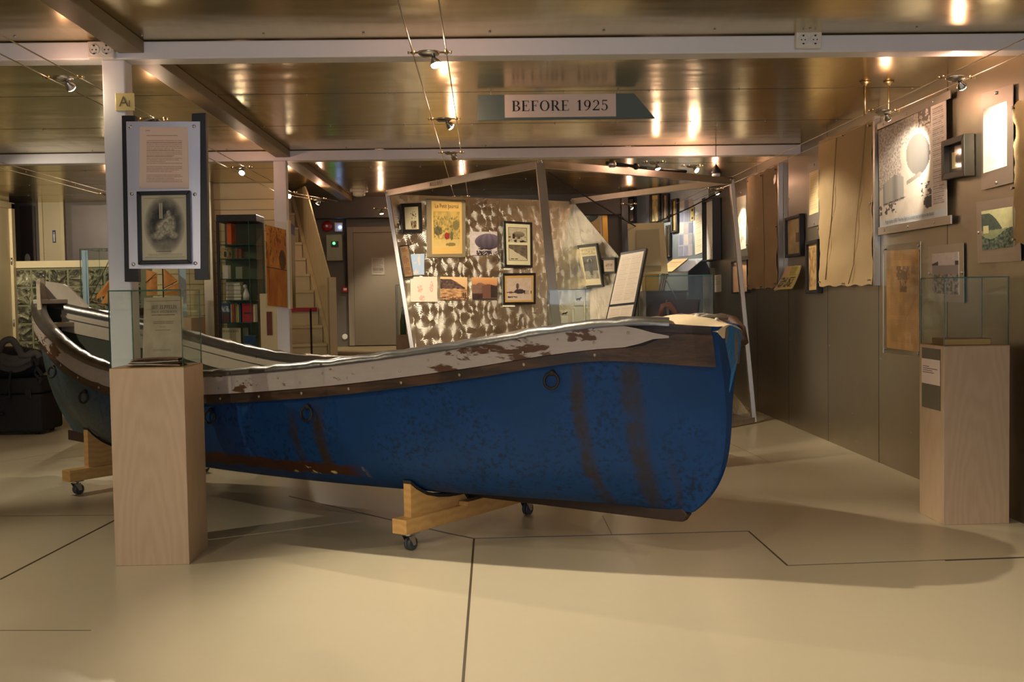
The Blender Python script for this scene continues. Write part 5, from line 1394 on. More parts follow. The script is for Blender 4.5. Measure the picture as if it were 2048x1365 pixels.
# old sheet behind acrylic
im = Img(56, 130, (196, 152, 96))
def oldsheet(u, v, o):
    n = nz(u, v, 4, 2); c = tuple(k * (.80 + .34 * n) for k in o)
    if (.32 < u < .72 and .16 < v < .30 or .42 < u < .64 and .31 < v < .42) and nz(u, v, 14, 5) > .4: c = lerp3(c, (84, 66, 48), .6)
    if sin(v * 420) > .3 and .12 < u < .9 and nz(u, v, 9, 8) > .40 and v > .03: c = lerp3(c, (140, 104, 62), .35)
    return c
im.fn(oldsheet)
t = thing('old_sheet', 'big old brown newspaper sheet behind acrylic under the airship poster', 'newspaper', quadmid(wq([(1771, 492), (1846, 483), (1846, 715), (1771, 706)])))
art_mesh('sheet', [p + NX * .012 for p in wq([(1776, 502), (1841, 498), (1841, 704), (1776, 696)])], im, 'art', t, back=.002, nrm=NX)
q = wq([(1771, 492), (1846, 483), (1846, 716), (1771, 706)])
m = MB(); m.hexa([p + NX * .016 for p in q], [p + NX * .022 for p in q], 0, 1); m.build('acrylic_cover', ['acrylic', 'acryledge'], t)
for p in inset(q, .03): MB().lathe(p, NX, [(.002, .007), (.024, .007), (.025, .012), (.03, .008)], 8).build('screw', 'zinc', t)
im = Img(46, 60, (186, 174, 168))
def bay(u, v, o):
    n = nz(u, v, 8, 3)
    if v < .30: 
        return (74, 68, 70) if v > .20 and (u < .25 and v > .32 - .45 * u * .6 - .06 or u > .86) else lerp3((212, 200, 194), (190, 178, 172), n)
    if v < .52: return (150, 138, 134)
    return lerp3((172, 160, 152), (84, 78, 78), cl((nz(u, v, 13, 6) - .38) * 3))
im.fn(bay)
mounted('bay_photo', 'grey photo of a bay on a brown plate, partly behind the right glass case', 'photo', wq([(1860, 493), (1931, 486), (1932, 606), (1861, 602)]), NX, wq([(1869, 508), (1922, 504), (1923, 590), (1870, 587)]), im, npins=3)
# frames and papers between the canvas sheets
im = Img(34, 44, (196, 176, 130)); im.fn(lambda u, v, o: tuple(k * (.75 + .4 * nz(u, v, 3, 1)) for k in ((120, 104, 80) if .58 < u < .84 and .4 < v < .68 else o)))
framed('framed_picture', 'black frame with a pale print left of the large canvas cloth', 'picture', wq([(1578, 436), (1609, 427), (1610, 512), (1579, 516)]), NX, .035, .05, im)
im = Img(26, 66, (206, 170, 110)); im.fn(lambda u, v, o: lerp3(o, (120, 84, 50), cl((nz(u, v, 5, 4) - .42) * 3)) if .08 < v < .92 else o)
framed('framed_picture', 'narrow black frame with a golden brown photo beside the large canvas cloth', 'picture', wq([(1620, 484), (1645, 478), (1645, 586), (1621, 588)]), NX, .035, .05, im)
im = Img(22, 64, (244, 222, 168)); im.lines(.1, .9, .08, .9, 22, (206, 182, 132), .3, 5, .6)
mounted('text_plate', 'narrow lit text sheet on a clear plate between the two canvas cloths', 'paper', wq([(1618, 330), (1646, 318), (1646, 449), (1618, 456)]), NX, wq([(1622, 346), (1641, 339), (1641, 424), (1622, 431)]), im)
def booklet(label, pts, cols, off, seed):
    q = wq(pts); im = Img(34, 40, cols[0])
    im.fn(lambda u, v, o: (lerp3(cols[1], (40, 36, 30), .8 if nz(u, v, 9, seed) > .52 else 0.)) if (.06 < u < .94 and .48 < v < .9) else (lerp3(o, cols[2], .8) if u < .5 else None))
    im.lines(.55, .92, .06, .42, 8, (120, 110, 70), .3, seed, .6)
    t = thing('booklet', label, 'booklet', quadmid(q))
    TL, TR, BR, BL = q; rows = []
    for j in range(9):
        v = j / 8; c = off + .01 + .05 * v * v
        rows.append([TL.lerp(TR, i / 6).lerp(BL.lerp(BR, i / 6), v) + NX * (c + .02 * sin(i / 6 * pi)) for i in range(7)])
    m = MB(); m.grid(rows, 0, True, True); m.grid([[p - NX * .008 for p in r] for r in rows], 0, True)
    for side in ([r_[0] for r_ in rows], [r_[-1] for r_ in rows], rows[0], rows[-1]):
        for p0, p1 in zip(side, side[1:]): m.face([p0, p1, p1 - NX * .008, p0 - NX * .008])
    m.build('pages', 'ivorybook', t)
    # cover follows the curl
    a = [r[0] + NX * .002 for r in (rows[0], rows[-1])]; 
    art = Img(34, 40, cols[0]); art.p = im.p
    o = art_mesh('cover', [rows[0][0] + NX * .003, rows[0][-1] + NX * .003, rows[-1][-1] + NX * .003, rows[-1][0] + NX * .003], art, 'art', t, nrm=NX)
    loc = ORG[t.name][0]
    for k, vert in enumerate(o.data.vertices):
        j, i = divmod(k, 35); v, u = j / 40, i / 34; p = TL.lerp(TR, u).lerp(BL.lerp(BR, u), v) + NX * (off + .01 + .05 * v * v + .02 * sin(u * pi) + .003); vert.co = p - loc
booklet('pale blue booklet hanging tilted behind the yellow one on the steel wall', [(1572, 536), (1592, 531), (1580, 578), (1559, 583)], ((150, 176, 190), (96, 110, 120), (170, 190, 200)), .0, 3)
booklet('yellow and pink booklet hanging tilted below the frames on the steel wall', [(1584, 533), (1613, 531), (1603, 578), (1567, 580)], ((206, 194, 112), (190, 178, 110), (214, 176, 150)), .05, 6)
q = wq([(1622, 583), (1629, 582), (1629, 586), (1622, 587)]); m = MB(); m.hexa([p + NX * .001 for p in q], [p + NX * .003 for p in q]); tag(reorigin(m.build('caption_label', 'paper')), 'tiny white caption under the narrow black frame on the steel wall', 'label')
# further along the wall
im = Img(26, 50, (240, 232, 214)); im.fn(lambda u, v, o: lerp3(o, (170, 140, 100), .7) if nz(u, v, 4, 6) > .62 and v > .3 else None)
mounted('text_plate', 'bright sheet on a plate behind the slanting frame leg', 'paper', wq([(1470, 384), (1499, 376), (1499, 512), (1470, 516)]), NX, wq([(1476, 396), (1495, 390), (1495, 497), (1476, 502)]), im)
im = Img(30, 34, (228, 178, 132)); im.fn(lambda u, v, o: tuple(k * (.9 + .2 * nz(u, v, 3, 2)) for k in o) if not abs(u - .62) < .02 else (160, 120, 90))
framed('framed_picture', 'peach coloured print in a thin black frame behind the slanting frame leg', 'picture', wq([(1468, 523), (1500, 519), (1501, 586), (1469, 588)]), NX, .02, .04, im)
im = Img(24, 60, (246, 246, 240)); im.fn(lambda u, v, o: (190, 170, 130) if abs(u - (.95 - .9 * v + .3)) < .03 and v > .35 else None)
framed('framed_picture', 'big bright white sheet in a thick black frame far down the steel wall', 'picture', wq([(1420, 403), (1442, 395), (1443, 520), (1421, 524)]), NX, .02, .12, im, artmat='art')
im = Img(20, 30, (206, 206, 196)); im.lines(.1, .9, .1, .6, 6, (150, 150, 140), .2, 2)
sheet('caption_sheet', 'small white caption sheet low on the far end of the steel wall', 'paper', wq([(1430, 551), (1443, 549), (1443, 584), (1430, 585)]), NX, im)

# --- the crowded corner wall
def nq(*pts): return [NBP.hit(*p) for p in pts]
NN = NBP.n
def corner_frame(label, pts, cols, fw=.03, dp=.06, seed=1, lit=None):
    im = Img(24, 44, cols[0]); im.fn(lambda u, v, o: lerp3(cols[0], cols[1], cl((nz(u, v, 3, seed) - .35) * 2.6)) if v > .15 else cols[0])
    framed('framed_picture', label, 'picture', nq(*pts), NN, fw, dp, im)
corner_frame('leftmost black framed picture high on the crowded corner wall', [(1258, 396), (1274, 394), (1274, 446), (1258, 447)], ((120, 112, 96), (70, 70, 66)), seed=2)
corner_frame('black framed picture with a gold top band high on the corner wall', [(1303, 388), (1323, 386), (1323, 446), (1303, 448)], ((206, 170, 100), (120, 128, 110)), seed=3)
corner_frame('black framed dark print right of the gold banded one on the corner wall', [(1327, 388), (1340, 387), (1340, 443), (1327, 445)], ((150, 120, 84), (92, 88, 80)), seed=4)
corner_frame('black and gold framed picture in the middle of the corner wall', [(1345, 400), (1358, 397), (1358, 464), (1345, 467)], ((190, 150, 70), (90, 80, 52)), seed=5)
corner_frame('tall black framed yellowish sheet low at the left of the corner wall', [(1335, 452), (1344, 450), (1344, 514), (1335, 517)], ((222, 178, 110), (196, 150, 90)), seed=6)
im = Img(40, 90, (150, 160, 176)); 
def bluecollage(u, v, o):
    n = nz(u, v, 5, 3); k = int(v * 5) + 3 * int(u * 3); r = random.Random(k).random()
    if (u * 3) % 1 < .1 or (v * 5) % 1 < .12: return None
    return lerp3((110, 118, 150), (206, 196, 180), cl(r * 1.2 - .2 + .5 * (n - .5)))
im.fn(bluecollage)
sheet('photo_board', 'bluish board with many small photos on the corner wall', 'photo board', nq((1360, 398), (1386, 398), (1386, 511), (1357, 514)), NN, im, gap=.004)
im = Img(14, 40, (214, 196, 112)); im.fn(lambda u, v, o: (40, 36, 24) if ell(u, v, .5, .2, .3, .10) < 1 or ell(u, v, .5, .8, .3, .10) < 1 else None)
sheet('warning_label', 'small yellow label with two dark spots on the corner wall', 'label', nq((1382, 416), (1389, 414), (1389, 441), (1382, 443)), NN, im, gap=.012)
im = Img(16, 50, (232, 226, 204)); im.lines(.1, .9, .1, .95, 24, (196, 186, 150), .3, 3)
sheet('text_sheet', 'tall pale text sheet right of the photo board on the corner wall', 'paper', nq((1390, 432), (1404, 426), (1406, 505), (1391, 510)), NN, im, gap=.008)
im = Img(12, 70, (214, 224, 236)); im.fn(lambda u, v, o: (16, 15, 15) if (v * 4.4) % 1 < .2 or u < .14 or u > .86 else None)
sheet('film_strip_print', 'black and white ladder like strip at the right end of the corner wall', 'print', nq((1404, 398), (1411, 395), (1412, 500), (1406, 504)), NN, im, gap=.006)
t = thing('sloping_shelf', 'sloping grey metal shelf under the pictures of the corner wall', 'shelf', quadmid(nq((1338, 541), (1417, 541), (1417, 545), (1338, 545))))
q = nq((1346, 522), (1408, 518)); q2 = [p + NN * .45 - Vector((0, 0, .20)) for p in q]; up = Vector((0, 0, .012))
m = MB(); m.hexa([q[0], q[1], q2[1], q2[0]], [p + up for p in (q[0], q[1], q2[1], q2[0])]); m.build('sloping_top', 'steelbright', t)
m = MB(); m.hexa([q2[0], q2[1], q2[1] + NN * .01, q2[0] + NN * .01], [p - Vector((0, 0, .35)) for p in (q2[0], q2[1], q2[1] + NN * .01, q2[0] + NN * .01)]); m.build('front_apron', simple('blue_grey_metal', rgb(128, 136, 142), .4), t)
im = Img(30, 14, (214, 186, 140)); im.lines(.1, .9, .2, .8, 5, (180, 150, 110), .3, 4)
a, b = q[0].lerp(q[1], .0), q[0].lerp(q[1], .5); c, d = q2[0].lerp(q2[1], .5), q2[0]
sheet('info_sheet', 'beige text panel lying on the sloping grey shelf in the corner', 'text panel', [p + Vector((0, 0, .016)) for p in (a, b, c, d)], Vector((NN.x, NN.y, 1.6)), im, gap=.004, th=.004)
# black strip standing in for a dark gap; yellow box seen through the frame
a, b = at(1243, 392, 16.6), at(1258, 548, 16.6); m = MB(); m.box((a.x, 16.6, 0), (b.x, 16.66, a.z)); tag(reorigin(m.build('dark_gap_strip', 'black')), 'narrow black strip for the dark gap between the gold framed painting and the corner wall', 'panel')
a, b = at(1288, 546, 12.6), at(1318, 582, 12.6)
t = thing('yellow_box', 'yellow cardboard box behind the wide showcase under the hanging sheet', 'box', ((a.x + b.x) / 2, 12.7, b.z))
m = MB(); m.box((a.x, 12.6, b.z), (b.x, 12.8, a.z)); m.build('box_body', 'yellow', t, bevel=.003); m = MB(); m.box((a.x - .004, 12.594, a.z - .05), (b.x + .004, 12.806, a.z + .003)); m.build('lid', 'yellow', t, bevel=.003)
t = thing('dark_cabinet', 'dark low cabinet behind the wide showcase carrying the yellow box', 'cabinet', ((a.x + b.x) / 2, 12.75, 0))
m = MB(); m.box((a.x - .1, 12.45, .0), (b.x + .3, 12.83, b.z - .022)); m.build('body', 'darkbrown', t, bevel=.005); m = MB(); m.box((a.x - .12, 12.43, b.z - .022), (b.x + .32, 12.87, b.z)); m.build('top', 'darkbrown', t, bevel=.004)
for k in range(3):
    p, r_ = at(1319 + k * 4, 580, 12.7), at(1325 + k * 5, 548, 12.72)
    m = MB(); m.hexa([(p.x, 12.66, b.z + .001), (p.x + .012, 12.66, b.z + .001), (p.x + .012, 12.86, b.z + .001), (p.x, 12.86, b.z + .001)], [(r_.x, 12.68, r_.z), (r_.x + .012, 12.68, r_.z), (r_.x + .012, 12.84, r_.z), (r_.x, 12.84, r_.z)])
    tag(reorigin(m.build('leaning_folder', 'ivorybook')), 'pale folder leaning beside the yellow box, %s from it' % ('first', 'second', 'third')[k], 'folder', 'folders by the yellow box')

# ================================================================== BACK LEFT: STAIRS, VITRINE, MODEL SHIP, LUGGAGE
# stairs
sd = Vector((-.33, .944, 0)).normalized(); S0 = Vector((-1.84, 13.05, .7205)); sl_ = Vector((-sd.y, sd.x, 0)); sl_ = sl_ if sl_.x < 0 else -sl_
t = thing('staircase', 'steep cream wooden staircase with a plank balustrade beside the far white post', 'staircase', S0)
run, rise = .262, .218; slope = rise / run
def stp(d, z, w=0.): return S0 + sd * d + Vector((0, 0, z)) + sl_ * w
NSTEP = 10
for k in range(NSTEP):
    d = .1 + run * k; z = rise * (k + 1)
    m = MB(); m.hexa([stp(d, z - .035, .03), stp(d + run + .02, z - .035, .03), stp(d + run + .02, z - .035, .92), stp(d, z - .035, .92)], [stp(d, z, .03), stp(d + run + .02, z, .03), stp(d + run + .02, z, .92), stp(d, z, .92)])
    m.build('tread', 'cream', t, bevel=.004)
    m = MB(); m.hexa([stp(d + .02, z - rise, .03), stp(d + .035, z - rise, .03), stp(d + .035, z - rise, .92), stp(d + .02, z - rise, .92)], [stp(d + .02, z - .036, .03), stp(d + .035, z - .036, .03), stp(d + .035, z - .036, .92), stp(d + .02, z - .036, .92)]); m.build('riser', 'cream', t)
    if k == 2:
        m = MB(); m.hexa([stp(d - .003, z - .05, .05), stp(d - .02, z - .05, .05), stp(d - .02, z - .05, .9), stp(d - .003, z - .05, .9)], [stp(d - .003, z + .0, .05), stp(d - .02, z + .0, .05), stp(d - .02, z + .0, .9), stp(d - .003, z + .0, .9)]); m.build('red_edge_strip', 'red', t)
dmax = 2.62
for w0, nm in ((-.03, 'stringer'), (.92, 'stringer')):
    m = MB(); pl_ = [stp(0, 0, w0), stp(.30, 0, w0), stp(dmax, (dmax - .30) * slope, w0), stp(dmax, (dmax - .30) * slope + .33, w0), stp(0, .1, w0)]
    m.prism(pl_, sl_ * .05); m.build(nm, 'cream', t, bevel=.003)
# balustrade of planks
NPL = 15; e0, e1 = .03, dmax
for k in range(NPL):
    da, db = e0 + (e1 - e0) * k / NPL + .004, e0 + (e1 - e0) * (k + 1) / NPL - .004
    def zb_(d): return max(.1, (d - .3) * slope + .30)
    def zt_(d): return min(CEIL - .7505, (d - .3) * slope + 1.12)
    if zt_(da) - zb_(da) < .05: continue
    m = MB(); pl_ = [stp(da, zb_(da), -.05), stp(db, zb_(db), -.05), stp(db, zt_(db), -.05), stp(da, zt_(da), -.05)]
    m.prism(pl_, sl_ * .018); m.build('balustrade_plank', 'cream', t, bevel=.002)
m = MB(); m.hexa([stp(-.04, 0, -.07), stp(.05, 0, -.07), stp(.05, 0, .02), stp(-.04, 0, .02)], [stp(-.04, 1.02, -.07), stp(.05, 1.02, -.07), stp(.05, 1.02, .02), stp(-.04, 1.02, .02)]); m.build('newel_post', 'cream', t, bevel=.004)
m = MB(); a, b = at(622, 618, 12.78), at(622, 720, 12.78); t2 = thing('thin_pole', 'thin dark upright pole in front of the lower stair treads', 'pole', (a.x, 12.75, 0))
m.tube([(a.x, 12.75, 0), (a.x, 12.75, a.z)], .012, 8); m.build('rod', 'iron', t2)
MB().lathe((a.x, 12.75, 0), (0, 0, 1), [(0, .12), (.012, .12), (.02, .03)], 16).build('foot', 'iron', t2)

# back wall fittings
def wallbox(name, label, cat, pa, pb, dp, mat, Y=16.998, bevel=.004):
    a, b = at(*pa, Y), at(*pb, Y); t = thing(name, label, cat, ((a.x + b.x) / 2, Y, b.z))
    m = MB(); m.box((a.x, Y - dp, b.z), (b.x, Y, a.z)); m.build('housing', mat, t, bevel=bevel); return t, a, b
t, a, b = wallbox('control_cabinet', 'light grey control cabinet with a green light beside the back door', 'electrical cabinet', (655, 471), (687, 522), .14, simple('light_grey_enamel', rgb(150, 148, 128), .45))
c = at(668, 487, 16.85); m = MB(); m.box((c.x - .04, 16.845, c.z - .06), (c.x + .07, 16.858, c.z + .03)); m.build('control_panel', 'black', t)
MB().ball((c.x, 16.842, c.z), .022, 8).build('green_light', 'ledgreen', t)
t = thing('fire_bell', 'round red fire bell on the back wall above the control cabinet', 'alarm bell', at(655, 464, 16.99))
c = at(655, 453, 16.998); MB().lathe(c, (0, -1, 0), [(0, .05), (.03, .05), (.035, .085), (.06, .08), (.075, .03)], 20).build('gong', 'red', t); MB().lathe(c + Vector((0, -.075, 0)), (0, -1, 0), [(0, .03), (.01, .02)], 12).build('boss', 'zinc', t)
t, a, b = wallbox('alarm_box', 'small white alarm box with a blue light beside the red bell', 'alarm', (670, 446), (686, 464), .06, 'socket'); MB().ball((at(680, 455, 16.93).x, 16.932, at(680, 455, 16.93).z), .022, 8).build('blue_light', 'ledblue', t)
t, a, b = wallbox('cable_duct', 'dark upright cable duct left of the back door', 'cable duct', (688, 432), (695, 576), .05, 'iron')
t, a, b = wallbox('call_point', 'small red fire call point under the dark cable duct', 'call point', (685, 573), (696, 585), .05, 'red'); c = at(690, 579, 16.94); m = MB(); m.box((c.x - .025, 16.944, c.z - .018), (c.x + .025, 16.949, c.z + .018)); m.build('white_window', 'socket', t)
t = thing('round_outlet', 'round white outlet low beside the back door', 'outlet', at(690, 678, 16.99)); c = at(690, 674, 16.998); MB().lathe(c, (0, -1, 0), [(0, .045), (.02, .045), (.025, .035)], 18).build('cover', 'socket', t)
im = Img(24, 34, (168, 156, 140)); im.lines(.1, .9, .06, .9, 14, (104, 94, 86), .4, 4, .8)
sheet('paper_notice', 'paper notice with a few lines on the grey back door', 'notice', [at(743, 516, 16.953), at(768, 516, 16.953), at(769, 550, 16.953), at(744, 550, 16.953)], NY, im)
a, b = at(105, 461, 16.953), at(112, 486, 16.953); t = thing('door_pictogram', 'small blue sign with a white figure on the cream toilet door', 'sign', ((a.x + b.x) / 2, 16.95, b.z))
m = MB(); m.box((a.x, 16.946, b.z), (b.x, 16.953, a.z)); m.build('plate', simple('sign_blue', rgb(48, 66, 112), .4), t); cx = (a.x + b.x) / 2; H_ = a.z - b.z
m = MB(); m.lathe((cx, 16.946, a.z - .2 * H_), (0, -1, 0), [(0, .011), (.001, .011)], 10); m.box((cx - .013, 16.9445, b.z + .40 * H_), (cx + .013, 16.9455, a.z - .30 * H_)); m.box((cx - .01, 16.9445, b.z + .1 * H_), (cx + .01, 16.9455, b.z + .42 * H_)); m.build('figure', 'socket', t)
t = thing('oval_plate', 'white oval cover on the dark sheet by the cream doors', 'cover plate', at(55, 524, 16.96)); c = at(55, 518, 16.965); m = MB(); m.ball(c, .05, 10, 0, (.9, .15, 1.6)); m.build('cover', 'socket', t)
im = Img(20, 40, (216, 186, 150)); q = [at(229, 415, 16.96), at(262, 415, 16.96), at(262, 498, 16.96), at(229, 498, 16.96)]
framed('framed_picture', 'black framed peach sheet half hidden behind the near white post', 'picture', q, NY, .03, .05, im)

# vitrine with books
VY, VD = 11.75, .42
a, b = at(431, 430, VY), at(519, 690, VY); vx0, vx1, vz1 = a.x, b.x, a.z
t = thing('book_vitrine', 'tall glass vitrine with a black top, full of books, near the far white post', 'vitrine', ((vx0 + vx1) / 2, VY + VD / 2, 0))
m = MB(); m.box((vx0, VY, vz1 - .075), (vx1, VY + VD, vz1)); m.build('top_cap', 'black', t, bevel=.006)
m = MB(); m.box((vx0, VY, 0), (vx1, VY + VD, .62)); m.build('base', 'greencan', t, bevel=.004)
m = MB(); m.box((vx0, VY + VD - .02, .62), (vx1, VY + VD, vz1 - .075)); m.build('back_panel', simple('greenish_back_panel', rgb(82, 88, 62), .4), t)
m = MB(); m.box((vx0, VY, .62), (vx0 + .03, VY + .03, vz1 - .075)); m.build('corner_post', 'black', t)
for x in (vx0 + .012, vx1 - .018):
    m = MB(); m.box((x, VY + .03, .62), (x + .006, VY + VD - .02, vz1 - .075)); m.build('side_glass', ['glass'], t)
m = MB(); m.box((vx0 + .03, VY + .004, .62), (vx1 - .004, VY + .01, vz1 - .075)); m.build('door_glass', 'glass', t)
m = MB(); m.box((vx1 - .09, VY + .002, .62), (vx1 - .084, VY + .012, vz1 - .075)); m.build('door_edge', 'glassedge', t)
def vz(py): return at(470, py, VY + .15).z
SH = [vz(490), vz(518), vz(558), vz(601), vz(645), vz(694)]
for z in SH:
    m = MB(); m.box((vx0 + .035, VY + .02, z - .008), (vx1 - .025, VY + VD - .025, z), 0); m.build('glass_shelf', ['glassedge'], t)
def book(px0, px1, pyt, zb, mat, label, dep=.12, dy=.1, art=None, name='book', group='books in the vitrine'):
    Y = VY + dy; a, b = at(px0, pyt, Y), at(px1, pyt, Y); t = thing(name, label, 'book', ((a.x + b.x) / 2, Y + dep / 2, zb + .0005), 0, group)
    z0 = zb + .0005; w = b.x - a.x
    if w < .06:    # spine towards the viewer
        m = MB(); m.box((a.x, Y, z0), (b.x, Y + dep, a.z)); m.build('cover', mat, t, bevel=.002)
        m = MB(); m.box((a.x + .003, Y + .004, a.z), (b.x - .003, Y + dep - .003, a.z + .001)); m.build('page_block', 'ivorybook', t)
    else:
        m = MB(); m.box((a.x, Y, z0), (b.x, Y + .02, a.z)); m.build('cover', mat, t, bevel=.002)
        m = MB(); m.box((a.x + .003, Y + .003, a.z), (b.x - .003, Y + .017, a.z + .001)); m.build('page_block', 'ivorybook', t)
        if art: art_mesh('cover_print', [(a.x, Y - .0008, a.z), (b.x, Y - .0008, a.z), (b.x, Y - .0008, z0), (a.x, Y - .0008, z0)], art, 'art', t, nrm=NY)
    return t
book(453, 462, 447, SH[0], 'orange', 'tall orange spined book alone on the top shelf of the vitrine', dep=.2, dy=.16)
im = Img(26, 32, (178, 160, 108)); im.fn(lambda u, v, o: (44, 52, 48) if abs(u - .42) < .12 * (1.1 - abs(v - .6) * 1.5) and .35 < v < .85 or ell(u, v, .85, .55, .06, .2) < 1 else lerp3(o, (150, 80, 50), cl((nz(u, v, 4, 2) - .55) * 4)))
book(441, 463, 496, SH[1], 'brownbook', 'book with a dark figure on its beige cover on the second vitrine shelf', art=im)
book(469, 475, 496, SH[1], 'brownbook', 'brown spined book standing right of the beige figure book in the vitrine')
book(476, 483, 498, SH[1], 'redwood', 'reddish spined book standing at the right of the second vitrine shelf')
for px0, px1, pyt, l in ((445, 461, 531, 'small ivory card on the third vitrine shelf, left'), (471, 484, 534, 'small dim card on the third vitrine shelf, right')):
    a, b = at(px0, pyt, VY + .1), at(px1, pyt, VY + .1); m = MB(); m.box((a.x, VY + .1, SH[2] + .0005), (b.x, VY + .106, a.z)); tag(reorigin(m.build('title_card', 'ivorybook' if px0 < 460 else 'greenbook')), l, 'card')
z = SH[3]
for k, (mat_, h, l) in enumerate((('brownbook', .035, 'bottom brown book of the flat pile in the vitrine'), ('yellow', .03, 'yellowish book second from the bottom of the flat pile in the vitrine'), ('greenbook', .045, 'grey green book in the middle of the flat pile in the vitrine'), ('ivorybook', .045, 'ivory book second from the top of the flat pile in the vitrine'), ('greenbook', .04, 'top grey green book of the flat pile in the vitrine'))):
    a, b = at(450, 590, VY + .08), at(482, 590, VY + .08)
    flat_book('book', l, 'book', ((a.x + b.x) / 2 + (k % 2) * .004, VY + .17, z + .0005), b.x - a.x - .004 * k, .16, h, 0, mat_, group='books in the vitrine'); z += h + .001
c = at(491, 590, VY + .12); t = thing('white_figurine', 'small white figurine beside the flat book pile in the vitrine', 'figurine', (c.x, VY + .14, SH[3]))
m = MB(); m.lathe((c.x, VY + .14, SH[3] + .0005), (0, 0, 1), [(0, .035), (.05, .04), (.1, .022), (.13, .014)], 12); m.ball((c.x - .005, VY + .13, SH[3] + .15), .024, 8); m.build('body', 'socket', t)
im = Img(24, 40, (60, 76, 100)); im.fn(lambda u, v, o: lerp3((196, 200, 204), (70, 80, 100), cl((nz(u, v, 5, 3) - .4) * 4)) if .15 < v < .45 else (lerp3((120, 70, 60), (60, 54, 50), nz(u, v, 9, 2)) if v > .55 else None))
book(441.5, 459.5, 607, SH[4], 'blue', 'book with a snowy mountain cover standing on the lower vitrine shelf', art=im)
for px0, px1, pyt, mat_, l in ((460.5, 463.5, 609, 'ivorybook', 'thin ivory spine right of the mountain book in the vitrine'), (464, 469, 609, 'orange', 'orange and white spine on the lower vitrine shelf'), (470, 474, 607, 'greenbook', 'grey spine right of the orange one in the vitrine'), (474.5, 477, 609, 'yellow', 'yellow spine on the lower vitrine shelf'), (477.5, 481, 607, 'blue', 'dark blue spine left of the red book in the vitrine')): book(px0, px1, pyt, SH[4], mat_, l)
im = Img(20, 34, (176, 34, 30)); im.fn(lambda u, v, o: (60, 14, 14) if ell(u, v, .55, .52, .4, .05) < 1 else None)
book(484, 505, 608, SH[4], 'red', 'red book with its cover facing out on the lower vitrine shelf', art=im)
book(506, 510, 609, SH[4], 'ivorybook', 'thin pale spine right of the red book in the vitrine')
im = Img(44, 30, (206, 196, 160)); im.fn(lambda u, v, o: (140, 126, 90) if .1 < v < .22 and .08 < u < .92 and sin(u * 75) > -.1 else None)
book(442, 481, 657, SH[5], 'ivorybook', 'wide cream book with a title line on the lowest visible vitrine shelf', art=im)
book(485, 496, 656, SH[5], 'greenbook', 'greyish book right of the wide cream book in the vitrine', dy=.14)
book(489, 511, 672, SH[5], 'blue', 'low blue and red book lying at the right of the lowest vitrine shelf', dy=.09)

# map panels on the far post, cream board beneath
OY = 11.2
t = thing('old_map', 'tall orange brown old map behind acrylic on the far white post', 'map', quadmid([at(527, 443, OY), at(574, 450, OY), at(577, 617, OY), at(532, 615, OY)]))
im = Img(50, 150, (206, 130, 50))
def omap(u, v, o):
    n = nz(u, v, 3, 2); c = lerp3((226, 156, 62), (176, 92, 30), cl((n - .3) * 1.4 + .25 * (v > .52)))
    if v < .5 and nz(u, v, 10, 5) > .60: c = lerp3(c, (110, 66, 26), .6)
    if ell(u, v, .80, .40, .16, .13) < 1: c = lerp3(c, (76, 48, 22), .7)
    if abs(v - .52) < .004: c = (120, 70, 26)
    return c
im.fn(omap)
art_mesh('map_sheet', [at(530, 449, OY), at(572, 460, OY), at(575, 616, OY), at(535, 612, OY)], im, 'art', t, back=.004, nrm=NY)
q = [at(526, 439, OY - .02), at(572, 446, OY - .02), at(576, 618, OY - .02), at(532, 616, OY - .02)]
m = MB(); m.hexa([p + Vector((0, .008, 0)) for p in q], q, 0, 1); m.build('acrylic_cover', ['acrylic', 'acryledge'], t)
q = [at(573, 440, OY - .03), at(577, 440, OY - .03), at(581, 618, OY - .03), at(577, 618, OY - .03)]; m = MB(); m.hexa([p + Vector((0, .13, 0)) for p in q], q); m.build('white_rail', 'paper', t)
im = Img(20, 90, (172, 160, 128)); im.fn(lambda u, v, o: lerp3((180, 168, 136), (110, 90, 40), cl((v - .55) * 3)) if v > .12 else (120, 110, 130))
sheet('narrow_side_panel', 'narrow greyish panel right of the orange map on the far white post', 'chart', [at(580, 446, OY + .11), at(590, 452, OY + .14), at(592, 616, OY + .14), at(583, 616, OY + .11)], NY, im, th=.006)  # narrow panel fixed to the side of the far post
a, b = at(520, 588, 11.62), at(558, 700, 11.62); t = thing('cream_board', 'cream upright board with a brown text strip under the orange map', 'board', ((a.x + b.x) / 2, 11.63, 0))
m = MB(); m.box((a.x, 11.60, 0), (b.x, 11.64, a.z)); m.build('board', 'cream', t, bevel=.004)
a, b = at(533, 624, 11.598), at(545, 671, 11.598); m = MB(); m.box((a.x, 11.594, b.z), (b.x, 11.599, a.z)); m.build('text_strip', simple('brown_strip', rgb(112, 58, 34), .6), t)

# model ship in a glass case
t, a, b = case_at(158, 378, 499, 11.75, .6, 1.30, 'large glass showcase with a model sailing ship, behind the raised boat end')
MY = 11.93
def mp(px, py, dy=0.): return at(px, py, MY + dy)
t = thing('model_ship', 'model sailing ship with orange sails in the large glass showcase', 'model ship', (mp(280, 640).x, MY, 1.3005))
hx0, hx1 = mp(212, 640).x, mp(366, 640).x; rows = []
for i in range(17):
    u = i / 16; x = hx0 + (hx1 - hx0) * u; bw_ = .075 * max(.02, 1 - abs(2 * u - 1) ** 2.4); zt = 1.42 + .05 * (2 * u - 1) ** 2
    rows.append([(x, MY + bw_ * sin(a_) , zt - .1 * max(.15, 1 - abs(2 * u - 1) ** 3) * cos(a_)) for a_ in [pi * (k / 10 - .5) for k in range(11)]])
m = MB(); m.grid(rows, 0, True, True); m.grid([[r[0], r[-1]] for r in rows], 0, False); m.build('hull', 'darkbrown', t)
